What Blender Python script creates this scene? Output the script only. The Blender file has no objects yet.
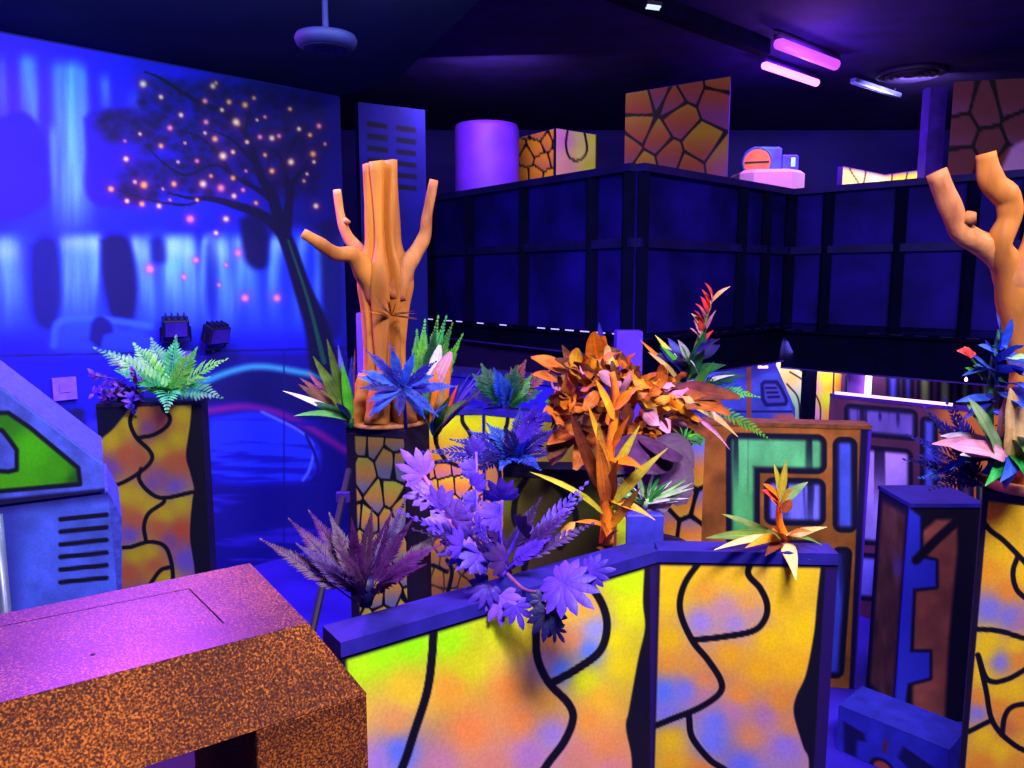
import bpy, bmesh, math, random
import numpy as np
from mathutils import Vector as V, Matrix
R = random.Random(7)
NR = np.random.RandomState(11)
scene = bpy.context.scene
COL = scene.collection
PI = math.pi

# ------------------------------------------------------------------ camera
F = 770.0
TH = math.radians(7.76)
CAMZ = 1.7
cam_d = bpy.data.cameras.new('camera'); cam = bpy.data.objects.new('camera', cam_d); COL.objects.link(cam)
cam.location = (0, 0, CAMZ); cam.rotation_euler = (PI/2 - TH, 0, 0)
cam_d.sensor_width = 36; cam_d.lens = 36*F/1024; cam_d.clip_start = .02
scene.camera = cam
CT, ST = math.cos(TH), math.sin(TH)

def ray(px, py):
    u, v = (px-512)/F, (py-384)/F
    return V((u, CT - v*ST, -ST - v*CT))
def at(px, py, Y):
    d = ray(px, py); return V((0, 0, CAMZ)) + d*(Y/d.y)
def atz(px, py, Z):
    d = ray(px, py); return V((0, 0, CAMZ)) + d*((Z-CAMZ)/d.z)
def proj(P):
    x, y, z = P[:, 0], P[:, 1], P[:, 2]-CAMZ
    dep = y*CT - z*ST
    dep = np.where(np.abs(dep) < .05, .05, dep)
    dn = -y*ST - z*CT
    return 512 + F*x/dep, 384 + F*dn/dep

# ------------------------------------------------------------------ materials
def lin(c):
    c = np.asarray(c, float)/255.0
    return np.where(c <= .04045, c/12.92, ((c+.055)/1.055)**2.4)
def L4(c): return (*[float(x) for x in lin(c)], 1)
MATS = {}; LEAFN = set()
def mat(name, c1, c2=None, scale=6.0, rough=.6, spec=.3, detail=4, stretch=None, lo=.35, hi=.65, bump=0, metal=0):
    if name in MATS: return MATS[name]
    m = bpy.data.materials.new(name); m.use_nodes = True
    nt = m.node_tree; b = nt.nodes['Principled BSDF']
    b.inputs['Roughness'].default_value = rough
    b.inputs['Specular IOR Level'].default_value = spec
    b.inputs['Metallic'].default_value = metal
    if c2 is None: c2 = tuple(x*.82 for x in c1)
    tc = nt.nodes.new('ShaderNodeTexCoord'); no = nt.nodes.new('ShaderNodeTexNoise')
    no.inputs['Scale'].default_value = scale; no.inputs['Detail'].default_value = detail
    if stretch:
        mp = nt.nodes.new('ShaderNodeMapping'); mp.inputs['Scale'].default_value = stretch
        nt.links.new(tc.outputs['Object'], mp.inputs[0]); nt.links.new(mp.outputs[0], no.inputs[0])
    else: nt.links.new(tc.outputs['Object'], no.inputs[0])
    cr = nt.nodes.new('ShaderNodeValToRGB')
    cr.color_ramp.elements[0].position = lo; cr.color_ramp.elements[1].position = hi
    cr.color_ramp.elements[0].color = L4(c1); cr.color_ramp.elements[1].color = L4(c2)
    nt.links.new(no.outputs[0], cr.inputs[0]); nt.links.new(cr.outputs[0], b.inputs['Base Color'])
    if bump:
        bp = nt.nodes.new('ShaderNodeBump'); bp.inputs['Strength'].default_value = bump; bp.inputs['Distance'].default_value = .02
        nt.links.new(no.outputs[0], bp.inputs['Height']); nt.links.new(bp.outputs[0], b.inputs['Normal'])
    MATS[name] = m; return m
def emit(name, c, s):
    if name in MATS: return MATS[name]
    m = bpy.data.materials.new(name); m.use_nodes = True; nt = m.node_tree
    b = nt.nodes['Principled BSDF']; b.inputs['Base Color'].default_value = (.1, .1, .1, 1)
    b.inputs['Emission Color'].default_value = (*c, 1); b.inputs['Emission Strength'].default_value = s
    MATS[name] = m; return m
def paint_mat():
    m = bpy.data.materials.new('airbrushed_paint'); m.use_nodes = True; nt = m.node_tree
    b = nt.nodes['Principled BSDF']; b.inputs['Roughness'].default_value = .62; b.inputs['Specular IOR Level'].default_value = .2
    a = nt.nodes.new('ShaderNodeAttribute'); a.attribute_name = 'paint'
    tc = nt.nodes.new('ShaderNodeTexCoord'); no = nt.nodes.new('ShaderNodeTexNoise'); no.inputs['Scale'].default_value = 160; no.inputs['Detail'].default_value = 3
    mr = nt.nodes.new('ShaderNodeMapRange'); mr.inputs[1].default_value = .3; mr.inputs[2].default_value = .7; mr.inputs[3].default_value = .88; mr.inputs[4].default_value = 1.06
    mx = nt.nodes.new('ShaderNodeVectorMath'); mx.operation = 'SCALE'
    nt.links.new(tc.outputs['Object'], no.inputs[0]); nt.links.new(no.outputs[0], mr.inputs[0])
    nt.links.new(a.outputs['Color'], mx.inputs[0]); nt.links.new(mr.outputs[0], mx.inputs['Scale']); nt.links.new(mx.outputs[0], b.inputs['Base Color'])
    return m
PAINT = paint_mat()
def speckle_mat(name, base, fleck, fleck2, rough=.38, spec=.5, scale=170):
    m = bpy.data.materials.new(name); m.use_nodes = True; nt = m.node_tree
    b = nt.nodes['Principled BSDF']; b.inputs['Roughness'].default_value = rough; b.inputs['Specular IOR Level'].default_value = spec
    tc = nt.nodes.new('ShaderNodeTexCoord')
    n1 = nt.nodes.new('ShaderNodeTexNoise'); n1.inputs['Scale'].default_value = scale; n1.inputs['Detail'].default_value = 2
    n2 = nt.nodes.new('ShaderNodeTexNoise'); n2.inputs['Scale'].default_value = 5; n2.inputs['Detail'].default_value = 2
    ad = nt.nodes.new('ShaderNodeMath'); ad.operation = 'MULTIPLY_ADD'; ad.inputs[1].default_value = .3
    nt.links.new(tc.outputs['Object'], n1.inputs[0]); nt.links.new(tc.outputs['Object'], n2.inputs[0])
    nt.links.new(n2.outputs[0], ad.inputs[0]); nt.links.new(n1.outputs[0], ad.inputs[2])
    cr = nt.nodes.new('ShaderNodeValToRGB'); e = cr.color_ramp.elements
    e[0].position = .50; e[0].color = L4(base); e[1].position = .92; e[1].color = L4(fleck2)
    x = e.new(.66); x.color = L4(fleck)
    nt.links.new(ad.outputs[0], cr.inputs[0]); nt.links.new(cr.outputs[0], b.inputs['Base Color'])
    return m

# ------------------------------------------------------------------ objects
BASE = {}
def setp(o, label=None, cat=None, group=None, kind=None):
    if label: o['label'] = label
    if cat: o['category'] = cat
    if group: o['group'] = group
    if kind: o['kind'] = kind
    return o
def thing(name, label, cat, base, group=None):
    o = bpy.data.objects.new(name, None); COL.objects.link(o); o.location = base; o.empty_display_size = .05
    BASE[o.name] = V(base)
    return setp(o, label, cat, group)
def root_base(p):
    b = V((0, 0, 0))
    while p is not None:
        b += V(p.location); p = p.parent
    return b
def link_mesh(name, verts, faces, m, parent, smooth=False):
    b = root_base(parent) if parent else V((0, 0, 0))
    me = bpy.data.meshes.new(name)
    me.from_pydata([tuple(V(v)-b) for v in verts], [], faces)
    me.materials.append(m)
    if smooth: me.polygons.foreach_set('use_smooth', [True]*len(me.polygons))
    me.update()
    o = bpy.data.objects.new(name, me); COL.objects.link(o)
    if parent: o.parent = parent
    return o
class MB:
    def __init__(s): s.v = []; s.f = []; s.rib = []
    def add(s, vs, fs, rib=None):
        k = len(s.v); s.rib += rib or [.5]*len(vs); s.v += [V(v) for v in vs]; s.f += [tuple(i+k for i in f) for f in fs]; return s
    def box(s, lo, hi, bev=0):
        x0, y0, z0 = lo; x1, y1, z1 = hi
        return s.prism([(x0, y0), (x1, y0), (x1, y1), (x0, y1)], z0, z1, bev)
    def prism(s, poly, z0, z1, bev=0):
        n = len(poly); P = [V((p[0], p[1])) for p in poly]
        area = sum(P[i].x*P[(i+1) % n].y - P[(i+1) % n].x*P[i].y for i in range(n))
        if area < 0: P.reverse()
        if bev:
            c = sum(P, V((0, 0)))/n
            Q = [p + (c-p).normalized()*bev*1.4 for p in P]
            vs = [(*p, z0) for p in P]+[(*p, z1-bev) for p in P]+[(*p, z1) for p in Q]
            fs = [tuple(range(n))[::-1], tuple(range(2*n, 3*n))]
            for i in range(n):
                j = (i+1) % n
                fs += [(i, j, n+j, n+i), (n+i, n+j, 2*n+j, 2*n+i)]
            return s.add(vs, fs)
        vs = [(*p, z0) for p in P]+[(*p, z1) for p in P]
        fs = [tuple(range(n))[::-1], tuple(range(n, 2*n))]+[(i, (i+1) % n, n+(i+1) % n, n+i) for i in range(n)]
        return s.add(vs, fs)
    def slab(s, a, b, z0, z1, t, off=0):
        """upright board whose FRONT face runs from plan point a to b; it is t thick, behind the front"""
        a, b = V((a[0], a[1])), V((b[0], b[1])); d = (b-a).normalized(); n = V((-d.y, d.x))
        if n.y < 0: n = -n
        a2, b2 = a+n*off, b+n*off
        return s.prism([a2, b2, b2+n*t, a2+n*t], z0, z1)
    def bar(s, a, b, w, h):
        a, b = V(a), V(b); d = (b-a).normalized(); up = V((0, 0, 1)) if abs(d.z) < .95 else V((0, 1, 0))
        sd = d.cross(up).normalized(); up = sd.cross(d)
        vs = []
        for p in (a, b):
            for (i, j) in ((-1, -1), (1, -1), (1, 1), (-1, 1)): vs.append(p+sd*i*w/2+up*j*h/2)
        return s.add(vs, [(3, 2, 1, 0), (4, 5, 6, 7), (0, 1, 5, 4), (1, 2, 6, 5), (2, 3, 7, 6), (3, 0, 4, 7)])
    def tube(s, pts, rad, n=8, cap=True, lump=0, seed=0):
        pts = [V(p) for p in pts]; m = len(pts)
        if not hasattr(rad, '__len__'): rad = [rad]*m
        rr = random.Random(seed)
        ph = [rr.uniform(0, 6.28) for _ in range(4)]
        d0 = (pts[1]-pts[0]).normalized(); ref = V((0, 0, 1)) if abs(d0.z) < .9 else V((0, 1, 0))
        sd = d0.cross(ref).normalized(); vs = []
        for i, p in enumerate(pts):
            d = (pts[min(i+1, m-1)]-pts[max(i-1, 0)]).normalized()
            sd = (sd - d*sd.dot(d)).normalized(); up = sd.cross(d)
            for k in range(n):
                a = 2*PI*k/n
                q = rad[i]*(1+lump*(math.sin(2*a+ph[0]+i*.5)*.6+math.sin(3*a+ph[1]-i*.7)*.5+.5*math.sin(i*1.3+ph[2])))
                vs.append(p+sd*math.cos(a)*q+up*math.sin(a)*q)
        fs = [(i*n+k, i*n+(k+1) % n, (i+1)*n+(k+1) % n, (i+1)*n+k) for i in range(m-1) for k in range(n)]
        if cap: fs += [tuple(range(n))[::-1], tuple((m-1)*n+k for k in range(n))]
        return s.add(vs, fs)
    def lathe(s, c, prof, n=24, ax=None):
        """prof: (radius, height) along axis ax from c"""
        c = V(c); ax = V(ax or (0, 0, 1)).normalized(); ref = V((0, 0, 1)) if abs(ax.z) < .9 else V((1, 0, 0))
        sd = ax.cross(ref).normalized(); up = sd.cross(ax); vs = []
        for (r, h) in prof:
            for k in range(n):
                a = 2*PI*k/n; vs.append(c+ax*h+sd*math.cos(a)*r+up*math.sin(a)*r)
        m = len(prof)
        fs = [(i*n+k, i*n+(k+1) % n, (i+1)*n+(k+1) % n, (i+1)*n+k) for i in range(m-1) for k in range(n)]
        fs += [tuple(range(n))[::-1], tuple((m-1)*n+k for k in range(n))]
        return s.add(vs, fs)
    def obj(s, name, m, parent=None, smooth=False, bevel=0):
        o = link_mesh(name, s.v, s.f, m, parent, smooth)
        if m.name in LEAFN:
            ra = o.data.attributes.new('rib', 'FLOAT', 'POINT'); ra.data.foreach_set('value', s.rib)
        bm = bmesh.new(); bm.from_mesh(o.data); bmesh.ops.recalc_face_normals(bm, faces=bm.faces); bm.to_mesh(o.data); bm.free()
        if bevel:
            bv = o.modifiers.new('edge', 'BEVEL'); bv.width = bevel; bv.segments = 2; bv.limit_method = 'ANGLE'
        return o

def painted(name, TL, TR, BL, BR, nu, nv, fn, parent=None, kind=None):
    """a flat painted sheet; fn(px, py, u, v) gives sRGB 0..255 for every vertex"""
    u, v = np.meshgrid(np.linspace(0, 1, nu), np.linspace(0, 1, nv))
    u, v = u.ravel()[:, None], v.ravel()[:, None]
    TL, TR, BL, BR = [np.array(tuple(q)) for q in (TL, TR, BL, BR)]
    P = (TL*(1-u)+TR*u)*(1-v)+(BL*(1-u)+BR*u)*v
    px, py = proj(P)
    colr = lin(np.clip(fn(px, py, u.ravel(), v.ravel()), 0, 255))
    b = np.array(tuple(root_base(parent))) if parent else np.zeros(3)
    me = bpy.data.meshes.new(name); n = nu*nv
    me.vertices.add(n); me.vertices.foreach_set('co', (P-b).ravel())
    i = np.arange(n).reshape(nv, nu)
    q = np.stack([i[:-1, :-1], i[1:, :-1], i[1:, 1:], i[:-1, 1:]], -1).reshape(-1, 4)
    nf = len(q); me.loops.add(nf*4); me.polygons.add(nf)
    me.loops.foreach_set('vertex_index', q.ravel().astype(np.int32))
    me.polygons.foreach_set('loop_start', np.arange(0, nf*4, 4, dtype=np.int32))
    at_ = me.attributes.new('paint', 'FLOAT_COLOR', 'POINT')
    at_.data.foreach_set('color', np.concatenate([colr, np.ones((n, 1))], 1).ravel().astype(np.float32))
    me.materials.append(PAINT); me.update(calc_edges=True); me.validate()
    o = bpy.data.objects.new(name, me); COL.objects.link(o)
    if parent: o.parent = parent
    if kind: o['kind'] = kind
    return o

# ------------------------------------------------------------------ paint toolbox (works on arrays of positions)
def smooth(pts, k=6):
    P = [np.array(p, float) for p in pts]
    if len(P) < 3: return P
    P = [2*P[0]-P[1]]+P+[2*P[-1]-P[-2]]; out = []
    for i in range(1, len(P)-2):
        for t in np.linspace(0, 1, k, endpoint=False):
            a, b, c, d = P[i-1:i+3]
            out.append(.5*((2*b)+(-a+c)*t+(2*a-5*b+4*c-d)*t*t+(-a+3*b-3*c+d)*t**3))
    out.append(P[-2]); return out
def dpoly(x, y, pts, w=None):
    """distance to a polyline; with per-point widths w the distance is divided by the local width"""
    D = np.full(x.shape, 1e9)
    for i in range(len(pts)-1):
        ax, ay = pts[i][:2]; bx, by = pts[i+1][:2]; dx, dy = bx-ax, by-ay
        t = np.clip(((x-ax)*dx+(y-ay)*dy)/(dx*dx+dy*dy+1e-9), 0, 1)
        d = np.hypot(x-ax-t*dx, y-ay-t*dy)
        if w is not None: d = d/(w[i]+(w[i+1]-w[i])*t)
        D = np.minimum(D, d)
    return D
def sst(a, b, x):
    t = np.clip((x-a)/(b-a), 0, 1); return t*t*(3-2*t)
def over(C, c, a):
    a = np.asarray(a)[:, None]; return C*(1-a)+np.asarray(c, float)*a
def stroke(C, x, y, pts, w, c=(8, 4, 22), soft=1.2, sm=True):
    P = smooth(pts) if sm else pts
    return over(C, c, 1-sst(w/2-soft/2, w/2+soft/2, dpoly(x, y, P)))
def taper(C, x, y, pts, ws, c, soft=.15, a=1):
    n = len(pts); P = smooth([(p[0], p[1], w/2) for p, w in zip(pts, ws)])
    d = dpoly(x, y, P, [p[2] for p in P])
    return over(C, c, a*(1-sst(1-soft, 1+soft, d)))
def inside(x, y, pts):
    r = np.zeros(x.shape, bool); n = len(pts)
    for i in range(n):
        ax, ay = pts[i][:2]; bx, by = pts[(i+1) % n][:2]
        if ay == by: continue
        r ^= ((ay > y) != (by > y)) & (x < (bx-ax)*(y-ay)/(by-ay)+ax)
    return r
def sdpoly(x, y, pts):
    d = dpoly(x, y, list(pts)+[pts[0]]); return np.where(inside(x, y, pts), -d, d)
def fill(C, x, y, pts, c, soft=1.2, sm=False, a=1):
    if sm: pts = smooth(list(pts)+[pts[0]])[:-1]
    return over(C, c, a*(1-sst(-soft, soft, sdpoly(x, y, pts))))
def idw(x, y, seeds, p=3.5):
    W = np.zeros(x.shape); C = np.zeros((len(x), 3))
    for s in seeds:
        w = 1/((x-s[0])**2+(y-s[1])**2+40)**(p/2); W += w; C += w[:, None]*np.array(s[2], float)
    return C/W[:, None]
_T = NR.rand(64, 64)
def vn(x, y):
    xi, yi = np.floor(x).astype(int), np.floor(y).astype(int); fx, fy = x-xi, y-yi
    fx, fy = fx*fx*(3-2*fx), fy*fy*(3-2*fy)
    g = lambda i, j: _T[(xi+i) % 64, (yi+j) % 64]
    return (g(0, 0)*(1-fx)+g(1, 0)*fx)*(1-fy)+(g(0, 1)*(1-fx)+g(1, 1)*fx)*fy
def fbm(x, y, o=4):
    r = 0; a = .5
    for k in range(o): r = r+a*vn(x*2**k+k*17.3, y*2**k+k*9.1); a *= .5
    return r
def rrect(x, y, cx, cy, hw, hh, r):
    qx, qy = np.abs(x-cx)-hw+r, np.abs(y-cy)-hh+r
    return np.minimum(np.maximum(qx, qy), 0)+np.hypot(np.maximum(qx, 0), np.maximum(qy, 0))-r
YEL, ORA, BLU, LIM = (250, 205, 20), (245, 140, 40), (100, 110, 245), (190, 240, 10)
def stones(x, y, step, lw, seed=1, top=(235, 190, 30), mid=(240, 130, 45), bot=(140, 100, 200), asp=1.15, jit=.33):
    r = np.random.RandomState(seed)
    x0, x1, y0, y1 = x.min()-step, x.max()+step, y.min()-step, y.max()+step
    S = []
    j = 0; yy = y0
    while yy < y1:
        xx = x0+(j % 2)*step*.5
        while xx < x1:
            S.append((xx+r.uniform(-jit, jit)*step, yy+r.uniform(-jit, jit)*step*asp)); xx += step
        yy += step*asp*.9; j += 1
    return stones_at(x, y, S, step, lw, seed, top, mid, bot, asp)
def stones_at(x, y, S, step, lw, seed=1, top=(235, 190, 30), mid=(240, 130, 45), bot=(140, 100, 200), asp=1.15):
    r = np.random.RandomState(seed+50)
    f1 = np.full(x.shape, 1e9); f2 = f1.copy(); cy = np.zeros(x.shape); hs = np.zeros(x.shape); ids = np.zeros(x.shape, int)
    for k, (sx, sy) in enumerate(S):
        d = np.hypot(x-sx, (y-sy)/asp); h = r.rand()
        near = d < f1
        f2 = np.where(near, f1, np.minimum(f2, d)); f1 = np.where(near, d, f1)
        cy = np.where(near, sy, cy); hs = np.where(near, h, hs)
    g = np.clip((y-cy)/(step*asp*1.1)+.5+(hs-.5)*.5, 0, 1)[:, None]
    T, M_, B = [np.array(c, float) for c in (top, mid, bot)]
    C = np.where(g < .5, T+(M_-T)*g*2, M_+(B-M_)*(g*2-1))
    return over(C, (8, 4, 20), 1-sst(lw*.35, lw*.6, (f2-f1)/2))

# ------------------------------------------------------------------ leaves
def nrm(v): return v.normalized()
def bez(a, b, c, t): return a*(1-t)**2+b*2*t*(1-t)+c*t*t
def leaf(mb, p0, p1, W, n=None, arc=.15, fold=.25, seg=7, prof='lance', wave=0, tw=0):
    p0, p1 = V(p0), V(p1); d = p1-p0; L = d.length; d = d.normalized()
    if n is None: n = V((R.uniform(-.3, .3), -.7, .7))
    n = V(n); n = n-d*n.dot(d)
    n = n.normalized() if n.length > 1e-3 else V((0, -1, 0))
    c = (p0+p1)/2+n*arc*L
    vs = []; fs = []
    for i in range(seg+1):
        t = i/seg; p = bez(p0, c, p1, t)
        tg = nrm((c-p0)*(1-t)+(p1-c)*t)
        sd = tg.cross(n).normalized(); nn = sd.cross(tg)
        if tw:
            a = tw*t; sd, nn = sd*math.cos(a)+nn*math.sin(a), nn*math.cos(a)-sd*math.sin(a)
        if prof == 'lance': w = math.sin(PI*min(1, t**.75*.97+.02))**.9
        elif prof == 'oval': w = max(0, math.sin(PI*(t**.8*.96+.02)))**.6
        elif prof == 'strap': w = min(1, .45+t*3)*(1-t**3)
        elif prof == 'spat': w = max(.12, math.sin(PI*(t**1.5*.97+.02))**.7)
        else: w = 1-t*.9
        w *= W/2
        wv = nn*wave*W*math.sin(t*9+R.random()) if wave else V((0, 0, 0))
        vs += [p+sd*w+nn*fold*w+wv, p, p-sd*w+nn*fold*w-wv]
    for i in range(seg):
        a = i*3; fs += [(a, a+1, a+4, a+3), (a+1, a+2, a+5, a+4)]
    return mb.add(vs, fs, [0, 1, 0]*(seg+1))
def frond(mb, p0, p1, n=None, arc=.2, N=14, ll=.05, lw=.014, sweep=.5, r=.0025, start=.15, tipk=.25):
    p0, p1 = V(p0), V(p1); d = (p1-p0); L = d.length; d.normalize()
    if n is None: n = V((0, -.6, .8))
    n = V(n); n = nrm(n-d*n.dot(d)); c = (p0+p1)/2+n*arc*L
    mb.tube([bez(p0, c, p1, k/8) for k in range(9)], [r*(1-.7*k/8) for k in range(9)], 5)
    for i in range(N):
        t = start+(1-start)*i/(N-1)
        p = bez(p0, c, p1, t); tg = nrm((c-p0)*(1-t)+(p1-c)*t); sd = nrm(tg.cross(n)); nn = sd.cross(tg)
        k = math.sin(PI*(.18+.72*t))**.8*(1-(1-tipk)*max(0, t-.6)/.4)
        for s in (-1, 1):
            q = nrm(sd*s+tg*(sweep+.6*t)+nn*R.uniform(-.12, .25))
            leaf(mb, p, p+q*ll*k*R.uniform(.88, 1.1), lw*(.6+.4*k), n=nn, arc=.12, seg=3, fold=.2)
    leaf(mb, p1-d*ll*.1, p1+d*ll*tipk, lw*.8, n=n, arc=0, seg=3)
    return mb
def lobed(mb, p, d, n, L, W, k=9, spread=1.9, cup=.25):
    """a deeply cut leaf: lobes fanned about d"""
    p, d, n = V(p), nrm(V(d)), V(n); n = nrm(n-d*n.dot(d)); s = d.cross(n)
    for i in range(k):
        a = spread*(2*i/(k-1)-1)
        q = d*math.cos(a)+s*math.sin(a)
        l = L*(1-.42*abs(a)/spread)*R.uniform(.9, 1.08)
        leaf(mb, p, p+q*l-n*l*cup*.5+n*.002*(i % 2), W*R.uniform(.9, 1.1), n=n, arc=.12, seg=5, fold=-.2, prof='spat')
    return mb
LEAFM = {}
def lm(name, c1, c2=None, sc=26):
    c2 = c2 or c1
    m = mat('leaf_'+name, c1, c2, scale=sc, rough=.5, spec=.3, lo=.32, hi=.68, detail=6, bump=.25)
    if m.name in LEAFN: return m
    LEAFN.add(m.name); nt = m.node_tree; b = nt.nodes['Principled BSDF']
    src = b.inputs['Base Color'].links[0].from_socket
    at_ = nt.nodes.new('ShaderNodeAttribute'); at_.attribute_name = 'rib'
    oi = nt.nodes.new('ShaderNodeObjectInfo')
    r1 = nt.nodes.new('ShaderNodeMapRange'); r1.inputs[3].default_value = .62; r1.inputs[4].default_value = 1.18
    nt.links.new(oi.outputs['Random'], r1.inputs[0])
    r2 = nt.nodes.new('ShaderNodeValToRGB'); e = r2.color_ramp.elements
    e[0].position = 0; e[0].color = (.62, .62, .62, 1); e[1].position = 1; e[1].color = (1.25, 1.25, 1.25, 1)
    x = e.new(.45); x.color = (.95, .95, .95, 1); x = e.new(.86); x.color = (.80, .80, .80, 1)
    nt.links.new(at_.outputs['Fac'], r2.inputs[0])
    mu = nt.nodes.new('ShaderNodeMath'); mu.operation = 'MULTIPLY'; nt.links.new(r1.outputs[0], mu.inputs[0]); nt.links.new(r2.outputs[0], mu.inputs[1])
    sc_ = nt.nodes.new('ShaderNodeVectorMath'); sc_.operation = 'SCALE'
    nt.links.new(src, sc_.inputs[0]); nt.links.new(mu.outputs[0], sc_.inputs['Scale']); nt.links.new(sc_.outputs[0], b.inputs['Base Color'])
    return m
class Plant:
    def __init__(s, name, label, cat, base, group=None):
        s.o = thing(name, label, cat, base, group); s.b = V(base)
    def leaf(s, p0, p1, W, m, part='leaf', **k):
        mb = MB(); leaf(mb, p0, p1, W, **k); return mb.obj(part, m, s.o, True)
    def frond(s, p0, p1, m, part='frond', **k):
        mb = MB(); frond(mb, p0, p1, **k); return mb.obj(part, m, s.o, True)
    def lobed(s, *a, m=None, stem_from=None, sm=None, **k):
        mb = MB(); lobed(mb, *a, **k); o = mb.obj('leaf', m, s.o, True)
        return o
    def stem(s, pts, r, m, part='stem'):
        pts3 = [V(p) for p in smooth([tuple(q) for q in pts], 5)] if len(pts) > 2 else [V(q) for q in pts]
        n = len(pts3)
        if hasattr(r, '__len__'): rr = [r[0]+(r[1]-r[0])*i/(n-1) for i in range(n)]
        else: rr = r
        mb = MB().tube(pts3, rr, 7); return mb.obj(part, m, s.o, True)
# ================================================================== SETTING
M_floor = mat('floor_paint', (52, 34, 200), (40, 24, 170), scale=3, rough=.5, spec=.3)
M_black = mat('black_ceiling_paint', (34, 18, 92), (24, 12, 70), scale=4, rough=.8, spec=.15)
M_navy = mat('navy_wall_paint', (22, 9, 128), (14, 6, 92), scale=1.2, rough=.7, spec=.2)
M_cap = mat('blue_cap_paint', (40, 32, 150), (28, 22, 118), scale=14, rough=.5, spec=.3)
M_edge = mat('violet_edge_paint', (62, 26, 160), (44, 16, 120), scale=10, rough=.55)
M_dark = mat('dark_edge_paint', (22, 9, 52), (15, 6, 38), scale=10, rough=.6)

def struct(mb, name, m):
    return setp(mb.obj(name, m), kind='structure')
struct(MB().box((-7, -2.2, -.05), (8, 10.2, 0)), 'floor', M_floor)
struct(MB().box((-7, -2.2, 3.55), (8, 10.2, 3.62)), 'ceiling', M_black)
struct(MB().box((-7, 10.0, 0), (8, 10.15, 3.55)), 'wall_back', M_navy)
struct(MB().box((6.4, -2.2, 0), (6.5, 10, 3.55)), 'wall_right', M_navy)

# --- the mural wall: plan line through W0 in direction WD
W0, WDIR = V((-2.31, 3.66)), V((1, 1)).normalized()
def wp(s, z): p = W0+WDIR*s; return V((p.x, p.y, z))
S0, S1, ZW = -1.9, 1.77, 2.80
def on_wall(px, py):
    d = ray(px, py); n = V((1, -1, 0)).normalized(); o = V((0, 0, CAMZ)); q = V((W0.x, W0.y, 0))
    return o+d*((q-o).dot(n)/d.dot(n))
n_w = V((-WDIR.y, WDIR.x))
a, b = wp(S0, 0), wp(S1, 0)
mw = MB().prism([(a.x, a.y), (b.x, b.y), (b.x+n_w.x*.14, b.y+n_w.y*.14), (a.x+n_w.x*.14, a.y+n_w.y*.14)], 0, 3.55)
struct(mw, 'wall_left', M_navy)
# lower ceiling in front of the mural
c1, c2 = wp(S0, 0), wp(S1, 0)
struct(MB().prism([(c1.x, c1.y), (c2.x, c2.y), (c2.x+.42, c2.y-.42), (.15, 2.6), (-1.5, -2.0), (-6.8, -2.0)], 2.81, 2.9), 'trim_1', mat('black_soffit_paint', (18, 9, 56), (12, 6, 42), scale=3, rough=.8, spec=.15))

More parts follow.
